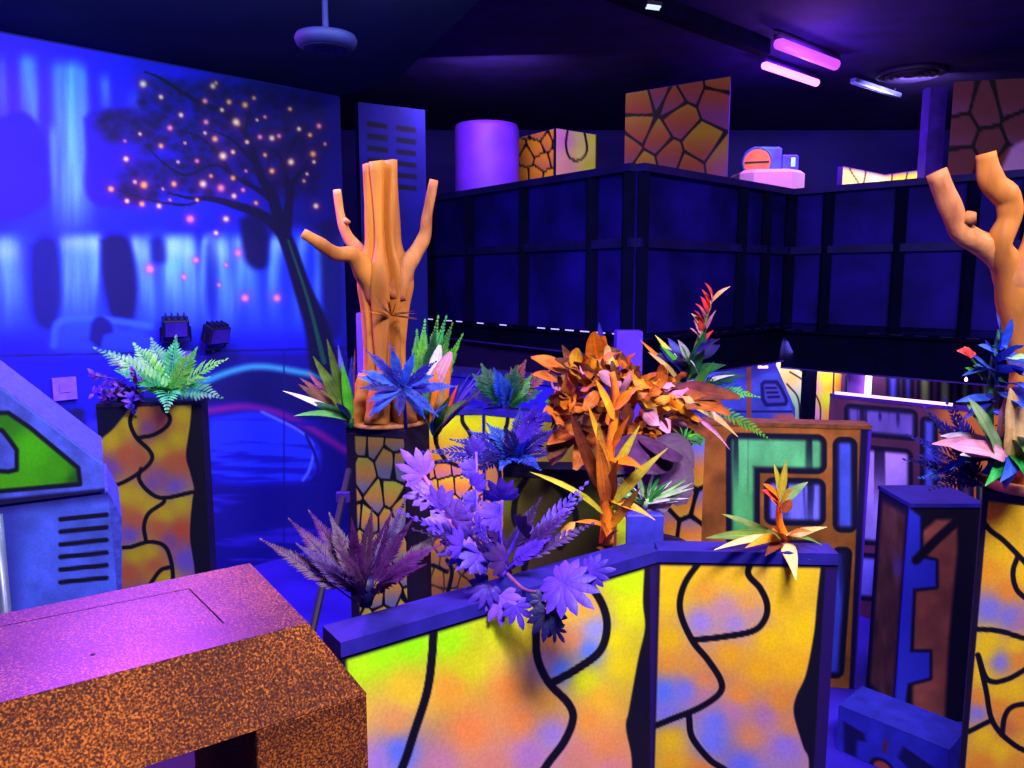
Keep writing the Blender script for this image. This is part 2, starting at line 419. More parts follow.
def mural(x, y, u, v):
    n = fbm(x*.02, y*.02); st = fbm(x*.11, y*.008)
    t = np.clip((y-40)/500, 0, 1)[:, None]
    C = np.array((20, 18, 215))*(1-t)+np.array((16, 12, 165))*t
    C = C*(.7+.5*n[:, None])
    C = over(C, (86, 20, 245), .75*np.exp(-((x+10)/110)**2-((y-70)/80)**2))  # violet lamp glow painted into the upper left of the wall
    C = over(C, (9, 7, 90), .85*sst(170, 300, x)*sst(330, 250, y))
    C = over(C, (30, 55, 250), .55*np.exp(-((y-215)/30)**2)*(.5+n)*sst(330, 150, x))
    # upper cascades
    for (cx, y0, y1, w, a) in ((28, 58, 122, 9, .8), (66, 64, 215, 15, .95), (104, 78, 108, 6, .6), (52, 130, 200, 5, .5), (82, 70, 190, 6, .5), (134, 95, 120, 8, .35), (0, 60, 110, 6, .5)):
        m = np.exp(-(np.abs(x-cx-(y-y0)*.05)/w)**2.2)*sst(y0-12, y0+8, y)*sst(y1+45, y1-30, y)
        C = over(C, (105, 205, 255), a*m*np.clip(.35+1.0*st, 0, 1))
    for P in ([(0, 118), (22, 112), (40, 128), (46, 160), (44, 205), (-10, 215), (-10, 118)], [(84, 118), (96, 110), (128, 110), (150, 122), (146, 170), (140, 205), (90, 200), (86, 150)]):
        C = fill(C, x, y, P, (34, 10, 160), 4, True, .9)
    # big falls: bright water between dark rocks
    band = sst(226, 246, y+8*np.sin(x*.09))*sst(352, 318, y)
    C = over(C, (26, 60, 245), .8*band)
    for (cx, w, a) in ((8, 13, .8), (74, 15, 1), (92, 7, .7), (146, 8, .9), (135, 6, .6), (176, 13, .9), (190, 8, .8), (207, 5, .7), (222, 12, .9), (236, 6, .6), (252, 9, .6), (276, 7, .6), (300, 6, .5), (318, 6, .5), (338, 8, .55)):
        m = np.exp(-(np.abs(x-cx-3*np.sin(y*.04+cx))/w)**2.4)*sst(228, 244, y)*sst(345, 262, y)
        C = over(C, (120, 225, 255), a*m*np.clip(.15+1.25*st, 0, 1))
        C = over(C, (165, 240, 255), .75*a*m*np.exp(-((y-246-5*np.sin(cx))/11)**2)*np.clip(.3+st, 0, 1))
    for (P, a) in (([(30, 245), (44, 236), (58, 246), (62, 300), (52, 330), (34, 320), (30, 280)], .75), ([(100, 240), (112, 234), (130, 242), (138, 290), (130, 330), (112, 320), (102, 280)], .9), ([(240, 220), (252, 214), (266, 224), (268, 262), (258, 270), (244, 258)], .95), ([(150, 240), (158, 236), (165, 244), (165, 262), (152, 262)], .7), ([(318, 225), (330, 220), (342, 240), (342, 330), (326, 330), (320, 270)], .8), ([(205, 246), (213, 238), (218, 270), (214, 320), (206, 300)], .5)):
        C = fill(C, x, y, P, (7, 5, 66), 5, True, a)
    C = over(C, (10, 8, 110), .7*sst(330, 345, x))
    # mist shelf, cave
    C = stroke(C, x, y, [(54, 345), (60, 322), (95, 319), (150, 326)], 7, (45, 95, 255), 6)
    C = fill(C, x, y, [(56, 326), (90, 322), (140, 328), (150, 350), (56, 352)], (32, 70, 250), 8, True, .7)
    C = fill(C, x, y, [(89, 340), (92, 322), (100, 316), (110, 322), (113, 332), (104, 336), (100, 348)], (10, 6, 90), 2.5, True, .9)
    # lower part
    low = sst(349, 358, y)
    C = over(C, np.array((14, 9, 105)), .75*low*sst(100, 240, x))
    C = fill(C, x, y, [(205, 382), (232, 371), (262, 366), (305, 374), (345, 382), (345, 425), (250, 402), (205, 402)], (12, 14, 80), 6, True, .8)
    C = stroke(C, x, y, [(196, 385), (232, 371), (262, 366.5), (305, 373), (340, 380)], 6, (50, 160, 190), 7)
    C = stroke(C, x, y, [(205, 411), (252, 407), (299, 422), (345, 450)], 7, (110, 20, 130), 8)
    C = fill(C, x, y, [(210, 418), (262, 412), (300, 432), (319, 448), (316, 474), (290, 482), (210, 478)], (30, 52, 225), 4, True, .9)
    sx = fbm(x*.012, y*.16+.6*fbm(x*.03, y*.03))
    C = over(C, (16, 10, 150), .8*sst(.42, .56, sx)*sst(415, 425, y)*sst(322, 312, x)*sst(490, 480, y))
    C = stroke(C, x, y, [(262, 412), (298, 430), (313, 446), (310, 468), (303, 480)], 2.5, (88, 110, 255), 3)
    C = stroke(C, x, y, [(306, 435), (314, 452), (318, 470), (312, 482)], 3, (14, 8, 110), 3)
    C = over(C, (62, 40, 235), .5*sst(.45, .6, fbm(x*.01+3, y*.1))*sst(478, 490, y))
    for k in range(46):
        r = np.random.RandomState(k); cx, cy = 48+r.rand()*70, 412+r.rand()*32
        C = over(C, (9, 6, 70) if k % 3 else (38, 40, 190), .8*np.exp(-(np.hypot(x-cx, (y-cy)*1.3)/(5+3*r.rand()))**3))
    # plywood joints
    C = over(C, (10, 6, 90), .85*(1-sst(.6, 1.6, np.abs(y-356+(x)*.0222))))
    C = over(C, (10, 6, 110), .6*(1-sst(.5, 1.4, np.abs(x-284)))*sst(350, 352, y))
    # the painted tree
    dk = (8, 5, 52)
    r = np.random.RandomState(4)
    blot = np.zeros(x.shape)
    can = [(232, 118, 92, 44), (180, 100, 40, 26), (270, 140, 54, 50), (165, 178, 44, 18), (130, 125, 30, 14), (205, 160, 60, 34), (290, 165, 30, 34), (140, 190, 20, 9)]
    for (cx, cy, rx, ry) in can:
        for k in range(int(rx*2.0)):
            a, q = r.rand()*6.28, r.rand()**.6
            bx, by = cx+math.cos(a)*rx*q, cy+math.sin(a)*ry*q; rr = 3.5+5*r.rand()
            blot = np.maximum(blot, (.35+.5*r.rand())*np.exp(-(np.hypot((x-bx)*.8, y-by)/rr)**2.5))
    C = over(C, (16, 5, 62), np.clip(blot*1.15, 0, .95)*sst(70, 88, y))
    T = lambda pts, ws, c=dk: taper(C, x, y, pts, ws, c, .25)
    C = T([(324, 362), (316, 325), (303, 290), (290, 250), (280, 225)], [30, 24, 18, 15, 14])
    C = T([(324, 362), (308, 300), (288, 240)], [5, 3, 2], (16, 70, 60))
    for pts, ws in (([(282, 232), (262, 215), (235, 205), (212, 199), (190, 198), (168, 193)], [12, 10, 8, 6, 4, 2]),
                    ([(280, 225), (272, 195), (262, 178), (252, 150), (243, 130), (222, 112), (195, 100), (160, 78), (145, 72)], [13, 11, 9, 7, 6, 5, 4, 3, 2]),
                    ([(286, 232), (290, 195), (293, 182), (305, 168), (314, 150)], [11, 8, 6, 4, 2]),
                    ([(276, 205), (262, 192), (240, 180), (215, 165), (185, 175), (160, 160), (146, 145)], [7, 6, 4, 3, 3, 2, 1]),
                    ([(288, 190), (284, 165), (272, 150), (268, 165)], [6, 4, 3, 2]), ([(284, 165), (295, 140), (310, 128)], [4, 3, 1]),
                    ([(250, 150), (246, 125), (252, 105)], [5, 3, 1]), ([(235, 180), (215, 150), (195, 135), (170, 130)], [4, 3, 2, 1]),
                    ([(205, 198), (185, 205), (150, 200), (118, 190)], [3, 3, 2, 1]), ([(222, 112), (230, 98), (240, 92)], [3, 2, 1]),
                    ([(258, 168), (232, 140), (205, 128)], [4, 3, 1])):
        C = T(pts, ws)
    dots = [(143, 84), (161, 97), (181, 115), (170, 128), (140, 134), (125, 141), (161, 146), (185, 143), (205, 133), (215, 139), (178, 162), (197, 161), (223, 156), (233, 152), (126, 159), (135, 182), (111, 189), (163, 189), (144, 185), (174, 184), (127, 201), (142, 204), (159, 206), (170, 200), (203, 184), (197, 200), (191, 219), (226, 219), (216, 233), (211, 176), (221, 188), (233, 178), (243, 190), (234, 196), (256, 203), (246, 171), (272, 171), (238, 124), (247, 142), (229, 102), (254, 98), (245, 105), (213, 86), (205, 101), (222, 110), (260, 137), (272, 138), (279, 136), (291, 162), (299, 129), (290, 109), (319, 126), (310, 135), (325, 144), (313, 154), (314, 162), (307, 174), (304, 181), (316, 206), (265, 155), (236, 122), (206, 122), (216, 83), (257, 120), (265, 117)]
    for k, (dx, dy) in enumerate(dots):
        s = 1.2+1.7*r.rand(); c = [(255, 235, 150), (255, 190, 80), (255, 150, 150)][0 if r.rand() < .45 else (1 if r.rand() < .6 else 2)]
        if k % 6 == 0: s += .9
        d = np.hypot(x-dx, y-dy)
        C = over(C, (120, 40, 90), .55*np.exp(-(d/(s*2.4))**2)); C = over(C, c, np.exp(-(d/s)**2.6))
    for (dx, dy, s) in ((150, 269, 4), (196, 260, 3), (184, 277, 2.5), (226, 265, 2), (219, 285, 1.8), (238, 253, 3.5), (245, 298, 4), (277, 298, 4), (190, 219, 4)):
        d = np.hypot(x-dx, y-dy); C = over(C, (160, 60, 200), .5*np.exp(-(d/(s*1.7))**2)); C = over(C, (255, 140, 110), np.exp(-(d/s*1.2)**2.6))
    return C
S0v = -.75
o = n_w*-.006
off = V((o.x, o.y, 0))
painted('wall_left_mural', wp(S0v, ZW)+off, wp(S1, ZW)+off, wp(S0v, 0)+off, wp(S1, 0)+off, 360, 420, mural, kind='structure')

# --- louvred dark panel at the far end of the mural
def louvre_fn(x, y, u, v):
    C = np.tile(np.array((18, 18, 150.)), (len(x), 1))*(.8+.4*fbm(x*.05, y*.05)[:, None])
    for k in range(6):
        for cu in (.27, .70):
            m = (1-sst(.13, .17, np.abs(u-cu)))*(1-sst(.005, .009, np.abs(v-(.052+k*.031+.006*u))))
            C = over(C, (6, 5, 50), m)
    return C
LT = thing('louvred_screen', 'tall dark blue louvred panel behind the carved stump, beside the mural', 'screen', at(390, 420, 6.6))
TL, TR = at(358, 102, 6.6), at(425, 112, 6.9)
BL, BR = V((TL.x, TL.y, 0)), V((TR.x, TR.y, 0))
MB().slab(TL, TR, 0, TL.z, .08, .006).obj('board', M_navy, LT)
painted('louvre_face', TL, V((TR.x, TR.y, TL.z)), BL, BR, 90, 320, louvre_fn, LT)

# ================================================================== PANELS
def panel(name, label, pl, pr, Z, fn, nu=160, nv=200, t=.09, cap=.012, group=None, mcap=None, mside=None, over_=.006, bottom=0, Yl=None, Yr=None):
    """painted board: front top edge runs between two photo points at height Z (or given depths)"""
    a = atz(*pl, Z) if Yl is None else at(pl[0], pl[1], Yl)
    b = atz(*pr, Z) if Yr is None else at(pr[0], pr[1], Yr)
    a.z = b.z = Z
    T = thing(name, label, name.split('_')[-1], ((a.x+b.x)/2, (a.y+b.y)/2, bottom), group)
    MB().slab(a, b, bottom, Z-.014, t, .004).obj('board', mside or M_edge, T)
    MB().slab(a, b, Z-.014, Z+cap, t+over_, -over_*.5).obj('cap_rail', mcap or M_cap, T)
    painted('painted_face', V((*a.xy, Z-.014)), V((*b.xy, Z-.014)), V((*a.xy, bottom+.002)), V((*b.xy, bottom+.002)), nu, nv, fn, T)
    return T, a, b

def fA(x, y, u, v):
    C = idw(x, y, [(380, 650, (165, 255, 0)), (352, 665, (180, 245, 10)), (350, 715, (245, 190, 50)), (410, 640, (150, 250, 0)), (348, 760, (240, 150, 80)), (405, 690, (240, 200, 40)), (395, 720, (235, 160, 90)), (400, 752, (100, 120, 250)), (375, 762, (170, 130, 220)),
        (450, 640, (170, 250, 0)), (500, 625, (215, 240, 10)), (525, 640, (240, 225, 20)), (470, 665, (225, 225, 20)), (450, 690, (250, 170, 50)), (510, 690, (250, 150, 60)), (470, 730, (245, 140, 70)), (520, 720, (245, 145, 70)), (545, 700, (240, 170, 60)), (552, 735, (170, 140, 220)), (530, 755, (190, 130, 200)), (440, 765, (200, 130, 160)), (490, 768, (225, 140, 120)), (480, 820, YEL), (400, 820, YEL), (480, 900, ORA), (400, 900, ORA), (430, 1000, BLU),
        (565, 610, (240, 190, 40)), (585, 608, (245, 180, 60)), (552, 640, (240, 150, 60)), (572, 640, (235, 150, 90)), (596, 630, (150, 150, 240)), (590, 650, (90, 130, 255)), (560, 670, (90, 130, 255)), (545, 660, (190, 140, 170)),
        (625, 580, (205, 250, 0)), (630, 610, (235, 245, 0)), (615, 640, (250, 235, 0)), (620, 665, (250, 225, 10)), (585, 680, (235, 245, 10)), (600, 700, (250, 190, 40)), (590, 720, (250, 160, 60)), (605, 745, (245, 150, 80)), (580, 755, (225, 140, 120)), (610, 770, (230, 140, 140)), (600, 830, YEL), (610, 900, ORA)], 3)
    C = C*(.93+.12*fbm(x*.03, y*.03)[:, None])
    C = stroke(C, x, y, [(436, 612), (434, 622), (432, 656), (427, 692), (414, 733), (402, 768), (380, 810)], 8.6)
    C = stroke(C, x, y, [(541, 605), (538, 619), (536, 637), (538, 660), (549, 683), (568, 703), (573, 719), (564, 742), (545, 768), (530, 800), (540, 860)], 8)
    C = stroke(C, x, y, [(550, 684), (577, 669), (600, 651), (607, 628), (603, 606), (590, 584)], 8)
    C = stroke(C, x, y, [(380, 810), (450, 830), (530, 800)], 8)
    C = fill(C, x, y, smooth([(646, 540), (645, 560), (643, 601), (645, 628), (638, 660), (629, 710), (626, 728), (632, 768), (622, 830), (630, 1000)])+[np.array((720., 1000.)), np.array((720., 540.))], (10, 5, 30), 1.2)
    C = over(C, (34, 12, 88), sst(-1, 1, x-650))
    C = over(C, (10, 5, 34), 1-sst(.004, .011, v)); C = over(C, (10, 5, 34), 1-sst(.008, .02, u))
    return C
A_T, A_a, A_b = panel('painted_barrier', 'front lime and orange painted panel beneath the purple lobed plant', (340, 649), (658, 555.5), 1.1, fA, 300, 340, t=.07)

def fB(x, y, u, v):
    C = idw(x, y, [(668, 575, (250, 205, 20)), (672, 600, YEL), (670, 640, (250, 195, 20)), (690, 575, YEL), (668, 662, (245, 160, 50)), (690, 665, (240, 160, 60)), (705, 680, (230, 140, 80)), (664, 692, (90, 120, 250)), (685, 690, (120, 120, 240)), (665, 712, (130, 120, 230)), (705, 698, (190, 130, 160)),
        (715, 572, (250, 195, 30)), (738, 580, (250, 195, 30)), (705, 590, (245, 165, 50)), (750, 602, (235, 165, 70)), (725, 608, (200, 145, 170)), (700, 622, (160, 135, 230)), (735, 624, (170, 140, 220)), (755, 615, (200, 150, 150)),
        (790, 575, YEL), (780, 605, (250, 200, 20)), (800, 630, (255, 210, 10)), (770, 640, (255, 205, 10)), (730, 655, (250, 175, 30)), (760, 670, (250, 180, 20)), (790, 665, (250, 185, 20)), (740, 695, (245, 150, 50)), (780, 700, (240, 150, 50)), (735, 712, (190, 130, 170)), (765, 716, (180, 125, 180)), (715, 722, (110, 120, 245)), (712, 742, (110, 120, 245)), (750, 735, (225, 140, 90)), (785, 745, (150, 120, 220)), (742, 765, (110, 115, 245)), (790, 725, (220, 140, 90)),
        (670, 740, (250, 200, 20)), (675, 765, (245, 180, 30)), (700, 775, ORA), (730, 830, YEL), (680, 850, ORA), (780, 850, YEL), (740, 920, BLU)], 3)
    C = C*(.92+.13*fbm(x*.03+5, y*.03)[:, None])
    for L in ([(706, 552), (703, 558), (685, 583), (680, 610), (692, 640), (708, 660), (721, 681), (719, 694), (699, 708), (672, 719), (650, 728)], [(694, 640), (722, 637), (753, 631), (765, 619), (767, 604), (760, 588), (748, 573), (756, 555)], [(689, 717), (692, 737), (708, 758), (722, 768), (760, 790), (800, 800)], [(722, 768), (700, 820), (650, 840)]):
        C = stroke(C, x, y, L, 6.4)
    C = fill(C, x, y, smooth([(823, 545), (821, 565), (817, 601), (814, 633), (806, 674), (796, 697), (794, 715), (803, 746), (809, 768), (800, 850), (806, 1000)])+[np.array((900., 1000.)), np.array((900., 545.))], (10, 5, 30), 1.2)
    C = over(C, (34, 12, 88), sst(-1, 1, x-(826-(y-560)*.06)))
    C = over(C, (10, 5, 34), 1-sst(.004, .011, v)); C = over(C, (30, 12, 60), 1-sst(.008, .02, u))
    return C
B_T, B_a, B_b = panel('painted_barrier', 'yellow and orange painted panel with the small orange bromeliad on its rail', (658, 555.5), (838, 558.5), 1.1, fB, 240, 320, t=.06)

# post in the corner where the two front panels meet
PT = thing('corner_post', 'short blue corner post behind the joint of the two front panels', 'post', (A_b.x-.03, A_b.y+.12, 0))
pa = at(627, 515, 1.80); pb = at(664, 515, 1.80)
MB().box((pa.x, 1.80, 0), (pb.x, 1.87, pa.z), .004).obj('shaft', mat('post_blue', (62, 60, 215), (48, 44, 180), scale=20), PT)
MB().box((pa.x-.024, 1.80, 0), (pa.x-.002, 1.87, pa.z-.01)).obj('side_board', mat('post_lime', (190, 205, 30), (150, 150, 30), scale=20), PT)

# --- left planter
def fL(x, y, u, v):
    Y2, O2, P2 = (205, 196, 22), (195, 100, 52), (110, 85, 190)
    C = idw(x, y, [(112, 440, Y2), (130, 425, Y2), (125, 455, O2), (110, 468, (120, 80, 150)), (140, 460, (180, 100, 60)), (148, 410, (185, 120, 40)), (160, 420, (180, 85, 70)), (148, 428, (130, 75, 130)), (180, 412, Y2), (178, 440, Y2), (160, 450, Y2), (170, 462, O2), (182, 462, O2), (160, 478, (140, 90, 130)), (175, 488, P2), (152, 485, (120, 80, 150)),
        (125, 495, Y2), (140, 495, Y2), (115, 512, O2), (135, 520, O2), (150, 505, Y2), (130, 535, P2), (180, 502, Y2), (165, 515, Y2), (160, 528, O2), (180, 530, (200, 80, 40)), (170, 540, (130, 80, 140)), (185, 560, P2), (135, 555, Y2), (150, 552, Y2), (130, 572, O2), (155, 565, O2), (165, 578, Y2), (140, 600, P2), (180, 620, Y2), (150, 640, O2)], 3.2)
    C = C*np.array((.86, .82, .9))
    for L in ([(138, 398), (136, 406), (130, 421), (136, 437), (149, 450), (152, 459), (144, 469), (124, 482), (100, 490)], [(137, 438), (153, 435), (166, 427), (170, 418), (163, 408), (160, 398)], [(141, 469), (139, 479), (148, 491), (163, 498), (193, 492)], [(164, 498), (163, 503), (149, 513), (144, 526), (146, 541)], [(112, 552), (121, 548), (131, 547), (148, 542), (163, 545), (170, 557), (173, 580), (170, 620)], [(150, 585), (153, 580), (161, 570), (171, 567)]):
        C = stroke(C, x, y, L, 4.2, soft=1)
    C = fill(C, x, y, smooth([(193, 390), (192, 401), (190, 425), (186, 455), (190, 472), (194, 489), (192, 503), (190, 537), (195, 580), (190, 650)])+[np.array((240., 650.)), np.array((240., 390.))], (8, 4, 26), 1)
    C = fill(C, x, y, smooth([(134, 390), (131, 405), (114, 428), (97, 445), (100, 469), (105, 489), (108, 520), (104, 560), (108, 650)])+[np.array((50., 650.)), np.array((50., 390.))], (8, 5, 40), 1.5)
    return C
PL_T, PL_a, PL_b = panel('painted_planter', 'tall yellow and rust painted planter below the green fern, near the mural', (96, 407), (201, 400), 1.24, fL, 170, 300, t=.12, cap=.001, mside=M_dark, mcap=M_dark, Yl=2.83, Yr=2.9)

# --- column carrying the carved stump
def fC1(x, y, u, v):
    C = stones(x, y, 19, 2.0, 5, (190, 185, 60), (200, 140, 60), (110, 110, 150), 1.5)
    C = over(C, (15, 20, 40), .35*sst(.25, 0, v))
    b = np.minimum(u*.75, (1-u)*4+.04)
    return over(C, (20, 7, 48), 1-sst(.10, .125, b))
C1_T, C1_a, C1_b = panel('painted_pedestal', 'square stone-painted pedestal under the stump with the upright cut branches', (346, 428), (405, 428), 1.2, fC1, 130, 260, t=.2, mside=M_dark, mcap=M_dark, Yl=2.52, Yr=2.46)

# --- panels behind it
def fC(x, y, u, v):
    C = idw(x, y, [(425, 425, (205, 215, 10)), (450, 420, (215, 220, 10)), (474, 420, (205, 215, 10)), (425, 450, (220, 160, 30)), (455, 440, (215, 190, 20)), (455, 455, (200, 140, 60)), (425, 462, (225, 120, 40)), (475, 450, (190, 150, 40)), (470, 470, (160, 90, 60))], 3)
    S = stones(x, y, 15, 1.6, 9, (235, 200, 40), (240, 140, 60), (200, 120, 130), 1.3)
    k = sst(462, 466, y-.5*(x-430)*sst(445, 430, x))
    C = C*(1-k[:, None])+S*k[:, None]
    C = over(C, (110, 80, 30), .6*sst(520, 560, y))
    for L in ([(447, 410), (446, 415), (438, 427), (437, 446), (447, 462)], [(461, 408), (462, 415), (463, 423), (470, 434), (474, 450), (486, 466)], [(414, 466), (430, 463), (447, 462), (460, 466), (486, 468)], [(447, 560), (452, 572), (446, 600)], [(416, 575), (430, 565), (447, 572)]):
        C = stroke(C, x, y, L, 4, soft=1)
    return C
panel('painted_barrier', 'lime and orange painted panel showing just right of the stump column', (410, 412.5), (482, 411.5), 1.12, fC, 130, 220, t=.1)
def fC2(x, y, u, v):
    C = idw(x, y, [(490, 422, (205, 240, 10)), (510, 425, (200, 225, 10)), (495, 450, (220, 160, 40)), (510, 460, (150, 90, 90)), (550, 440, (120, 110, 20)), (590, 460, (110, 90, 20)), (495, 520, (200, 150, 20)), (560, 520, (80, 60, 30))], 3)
    for L in ([(508, 412), (506, 428), (494, 452), (500, 476), (494, 500)], [(520, 440), (506, 470)], [(556, 425), (548, 450), (560, 470), (590, 476)], [(576, 470), (568, 520), (580, 560)]):
        C = stroke(C, x, y, L, 4, soft=1)
    return over(C, (10, 5, 34), 1-sst(.01, .03, u))
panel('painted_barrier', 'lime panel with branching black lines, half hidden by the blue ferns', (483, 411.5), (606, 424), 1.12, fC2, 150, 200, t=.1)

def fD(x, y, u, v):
    C = idw(x, y, [(500, 500, (120, 125, 25)), (500, 480, (105, 110, 30)), (540, 500, (70, 55, 25)), (520, 530, (80, 60, 25)), (545, 560, (70, 50, 40)), (590, 500, (60, 60, 20)), (590, 560, (75, 60, 25)), (500, 570, (110, 85, 30)), (620, 520, (90, 90, 25))], 3)*.85  # darkened olive carries the panel's shade in the paint
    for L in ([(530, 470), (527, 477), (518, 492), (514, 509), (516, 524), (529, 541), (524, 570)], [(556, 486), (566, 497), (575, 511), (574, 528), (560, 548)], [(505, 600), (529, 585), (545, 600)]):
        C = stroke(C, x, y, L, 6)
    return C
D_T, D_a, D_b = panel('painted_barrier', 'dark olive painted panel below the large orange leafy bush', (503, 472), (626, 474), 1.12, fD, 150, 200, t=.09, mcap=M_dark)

def fE(x, y, u, v):
    C = stones_at(x, y, [(672, 462), (694, 470), (683, 500), (704, 508), (664, 528), (692, 534), (676, 560), (650, 490), (645, 540), (705, 560)], 30, 4.2, 3, (120, 120, 230), (245, 150, 60), (245, 200, 50), 1.25)
    return C
E_T, E_a, E_b = panel('painted_barrier', 'narrow cell-painted panel in orange and violet left of the green window panel', (628, 432), (705, 430), 1.12, fE, 110, 200, t=.08, mcap=M_dark)

# --- panel with rounded green and blue windows
def win(C, x, y, sd, c, drip=True, seed=0, lw=4.0, c2=None, soft=5):
    m = 1-sst(-.8, .8, sd); C = over(C, (9, 6, 40), m)
    n = fbm(x*.05+seed, y*.03+seed)
    g = np.array(c, float)[None, :]*np.ones((len(x), 1))
    if c2 is not None:
        t = np.clip((y-y[m > .5].min())/(np.ptp(y[m > .5])+1e-6), 0, 1)[:, None] if (m > .5).any() else 0
        g = g*(1-t)+np.array(c2, float)*t
    g = g*(.75+.5*n[:, None])
    k = sst(-lw+.5, -lw-soft, sd)[:, None]
    if drip:
        st = fbm(x*.09+seed*3, y*.004+seed)
        ylo = y[m > .5].min() if (m > .5).any() else 0
        dr = sst(.52, .62, st)*sst(75, 5, y-ylo)
        k = k*(1-.85*dr[:, None])
    return C*(1-k)+g*k
def fF(x, y, u, v):
    C = np.tile(np.array((150, 88, 34.)), (len(x), 1))*(.62+.75*fbm(x*.05, y*.05)[:, None])
    yy = y-(x-705)*.02
    o1 = rrect(x, yy, 777, 452, 50, 20, 10); o2 = rrect(x, yy, 743, 545, 17, 113, 10)
    C = win(C, x, y, np.minimum(o1, o2), (95, 195, 130), True, 1, c2=(70, 190, 70))
    C = win(C, x, y, rrect(x, yy, 795, 500, 31, 24, 9), (110, 110, 240), True, 2)
    C = win(C, x, y, rrect(x, yy, 845, 482, 12.5, 48, 9), (70, 90, 235), True, 3)
    C = win(C, x, y, rrect(x-(610-y)*.07, yy, 838, 610, 10.5, 66, 8), (60, 70, 210), True, 4)
    C = win(C, x, y, rrect(x, yy, 795, 590, 28, 52, 9), (100, 120, 230), True, 5)
    C = over(C, (14, 6, 60), sst(-1, 1, x-(861-(y-425)*.045)))
    return over(C, (70, 30, 190), sst(-1, 2, x-(868-(y-425)*.055)))
F_T, F_a, F_b = panel('window_barrier', 'brown panel with rounded green and blue windows behind the bromeliad', (704, 421.5), (872, 426), 1.12, fF, 200, 300, t=.10, cap=.002, mcap=mat('brown_rail', (135, 78, 36), (95, 52, 30), scale=30), mside=mat('violet_side', (78, 40, 215), (60, 26, 175), scale=6))
def fG(x, y, u, v):
    C = np.tile(np.array((84, 42, 78.)), (len(x), 1))*(.7+.6*fbm(x*.05, y*.05)[:, None])
    C = over(C, (190, 105, 45), sst(925, 950, x))
    yy = y-(x-834)*.09
    C = win(C, x, y, rrect(x, yy, 881, 418, 37, 16, 7), (105, 85, 190), True, 6, 3)
    C = win(C, x, y, rrect(x, yy, 876, 492, 37, 50, 8), (190, 150, 240), True, 7, 3, c2=(150, 140, 250))
    C = win(C, x, y, rrect(x, yy, 876, 574, 37, 24, 8), (120, 120, 245), True, 8, 3)
    C = win(C, x, y, rrect(x, yy, 929, 480, 9, 72, 6), (78, 88, 230), True, 9, 3)
    C = win(C, x, y, rrect(x, yy, 966, 480, 8, 24, 6), (190, 130, 190), True, 10, 2.5)
    C = win(C, x, y, rrect(x, yy, 981, 490, 5, 20, 4), (120, 190, 90), True, 10, 2.5)
    for (cx, l) in ((898, 14), (880, 8)):
        C = over(C, (20, 10, 80), .8*(1-sst(1, 2.5, np.abs(x-cx)))*sst(l, 0, np.abs(yy-412)))
    return C
G_T, G_a, G_b = panel('window_barrier', 'violet windowed panel with a glowing pink light strip along its top', (830, 394), (1012, 413), 1.12, fG, 220, 260, t=.06, cap=.002, mcap=M_edge, mside=M_edge)
tube = emit('pink_glow', (1, .40, .95), 2.6)
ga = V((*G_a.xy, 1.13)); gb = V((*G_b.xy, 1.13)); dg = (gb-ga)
MB().bar(ga+dg*.03+V((0, -.006, 0)), ga+dg*.70+V((0, -.006, 0)), .016, .012).obj('light_strip', tube, G_T)  # glowing bar stands in for lamp light falling on the top edge

# --- dark box with blue edges
bx0, bx1, by0, by1, bz = 1.485, 1.76, 2.78, 3.03, .87
H = thing('obelisk_box', 'tall dark box with blue top and brown notched faces, right of the window panel', 'box', ((bx0+bx1)/2, (by0+by1)/2, 0))
MB().box((bx0+.003, by0+.003, 0), (bx1, by1, bz-.004)).obj('body', M_dark, H)
MB().prism([(bx0-.004, by0-.004), (bx1+.004, by0-.004), (bx1+.004, by1+.004), (bx0-.004, by1+.004)], bz-.012, bz+.003).obj('lid', mat('blue_lid', (34, 28, 150), (26, 20, 120), scale=12), H)
def fH(x, y, u, v):
    C = np.tile(np.array((10, 5, 30.)), (len(x), 1))
    bn = np.array((150, 80, 66.))*(.6+.7*fbm(x*.04, y*.04)[:, None])
    px = lambda X, Y: (820+X*.388, 470+Y*.388)
    m = 1-sst(-3, 3, sdpoly(x, y, [px(262, 160), px(300, 128), px(352, 128), px(355, 200), px(345, 300), px(332, 440), px(322, 640), px(238, 652), px(240, 300)]))
    C = C*(1-m[:, None])+bn*m[:, None]
    bl = np.array((44, 52, 215.))
    m = 1-sst(-1.5, 2.0, sdpoly(x, y, [px(225, 95), px(258, 120), px(258, 225), px(298, 235), px(298, 300), px(240, 306), px(232, 470), px(282, 470), px(282, 535), px(226, 550), px(212, 660), px(180, 660)]))
    C = over(C, (9, 4, 40), 1-sst(1, 5, sdpoly(x, y, [px(225, 95), px(258, 120), px(258, 225), px(298, 235), px(298, 300), px(240, 306), px(232, 470), px(282, 470), px(282, 535), px(226, 550), px(212, 660), px(180, 660)])))
    C = over(C, bl, m)
    C = stroke(C, x, y, [px(248, 232), px(300, 180), px(350, 135)], 9, (12, 5, 30), 4, False)
    return C
painted('front_face', (bx0, by0, bz-.012), (bx1, by0, bz-.012), (bx0, by0, .002), (bx1, by0, .002), 110, 260, fH, H)
def fHs(x, y, u, v):
    C = np.array((98, 62, 58.))*(.5+.8*fbm(u*4, v*9)[:, None])
    C = over(C, (20, 10, 60), 1-sst(.06, .2, np.minimum(np.minimum(u, 1-u), np.minimum(v, 1-v)*3)))
    C = over(C, (70, 70, 200), .5*np.exp(-((u-.75)/.15)**2-((v-.3)/.05)**2))
    return over(C, (46, 54, 220), sst(.93, .96, u))
painted('side_face', (bx0, by1, bz-.012), (bx0, by0, bz-.012), (bx0, by1, .002), (bx0, by0, .002), 60, 200, fHs, H)

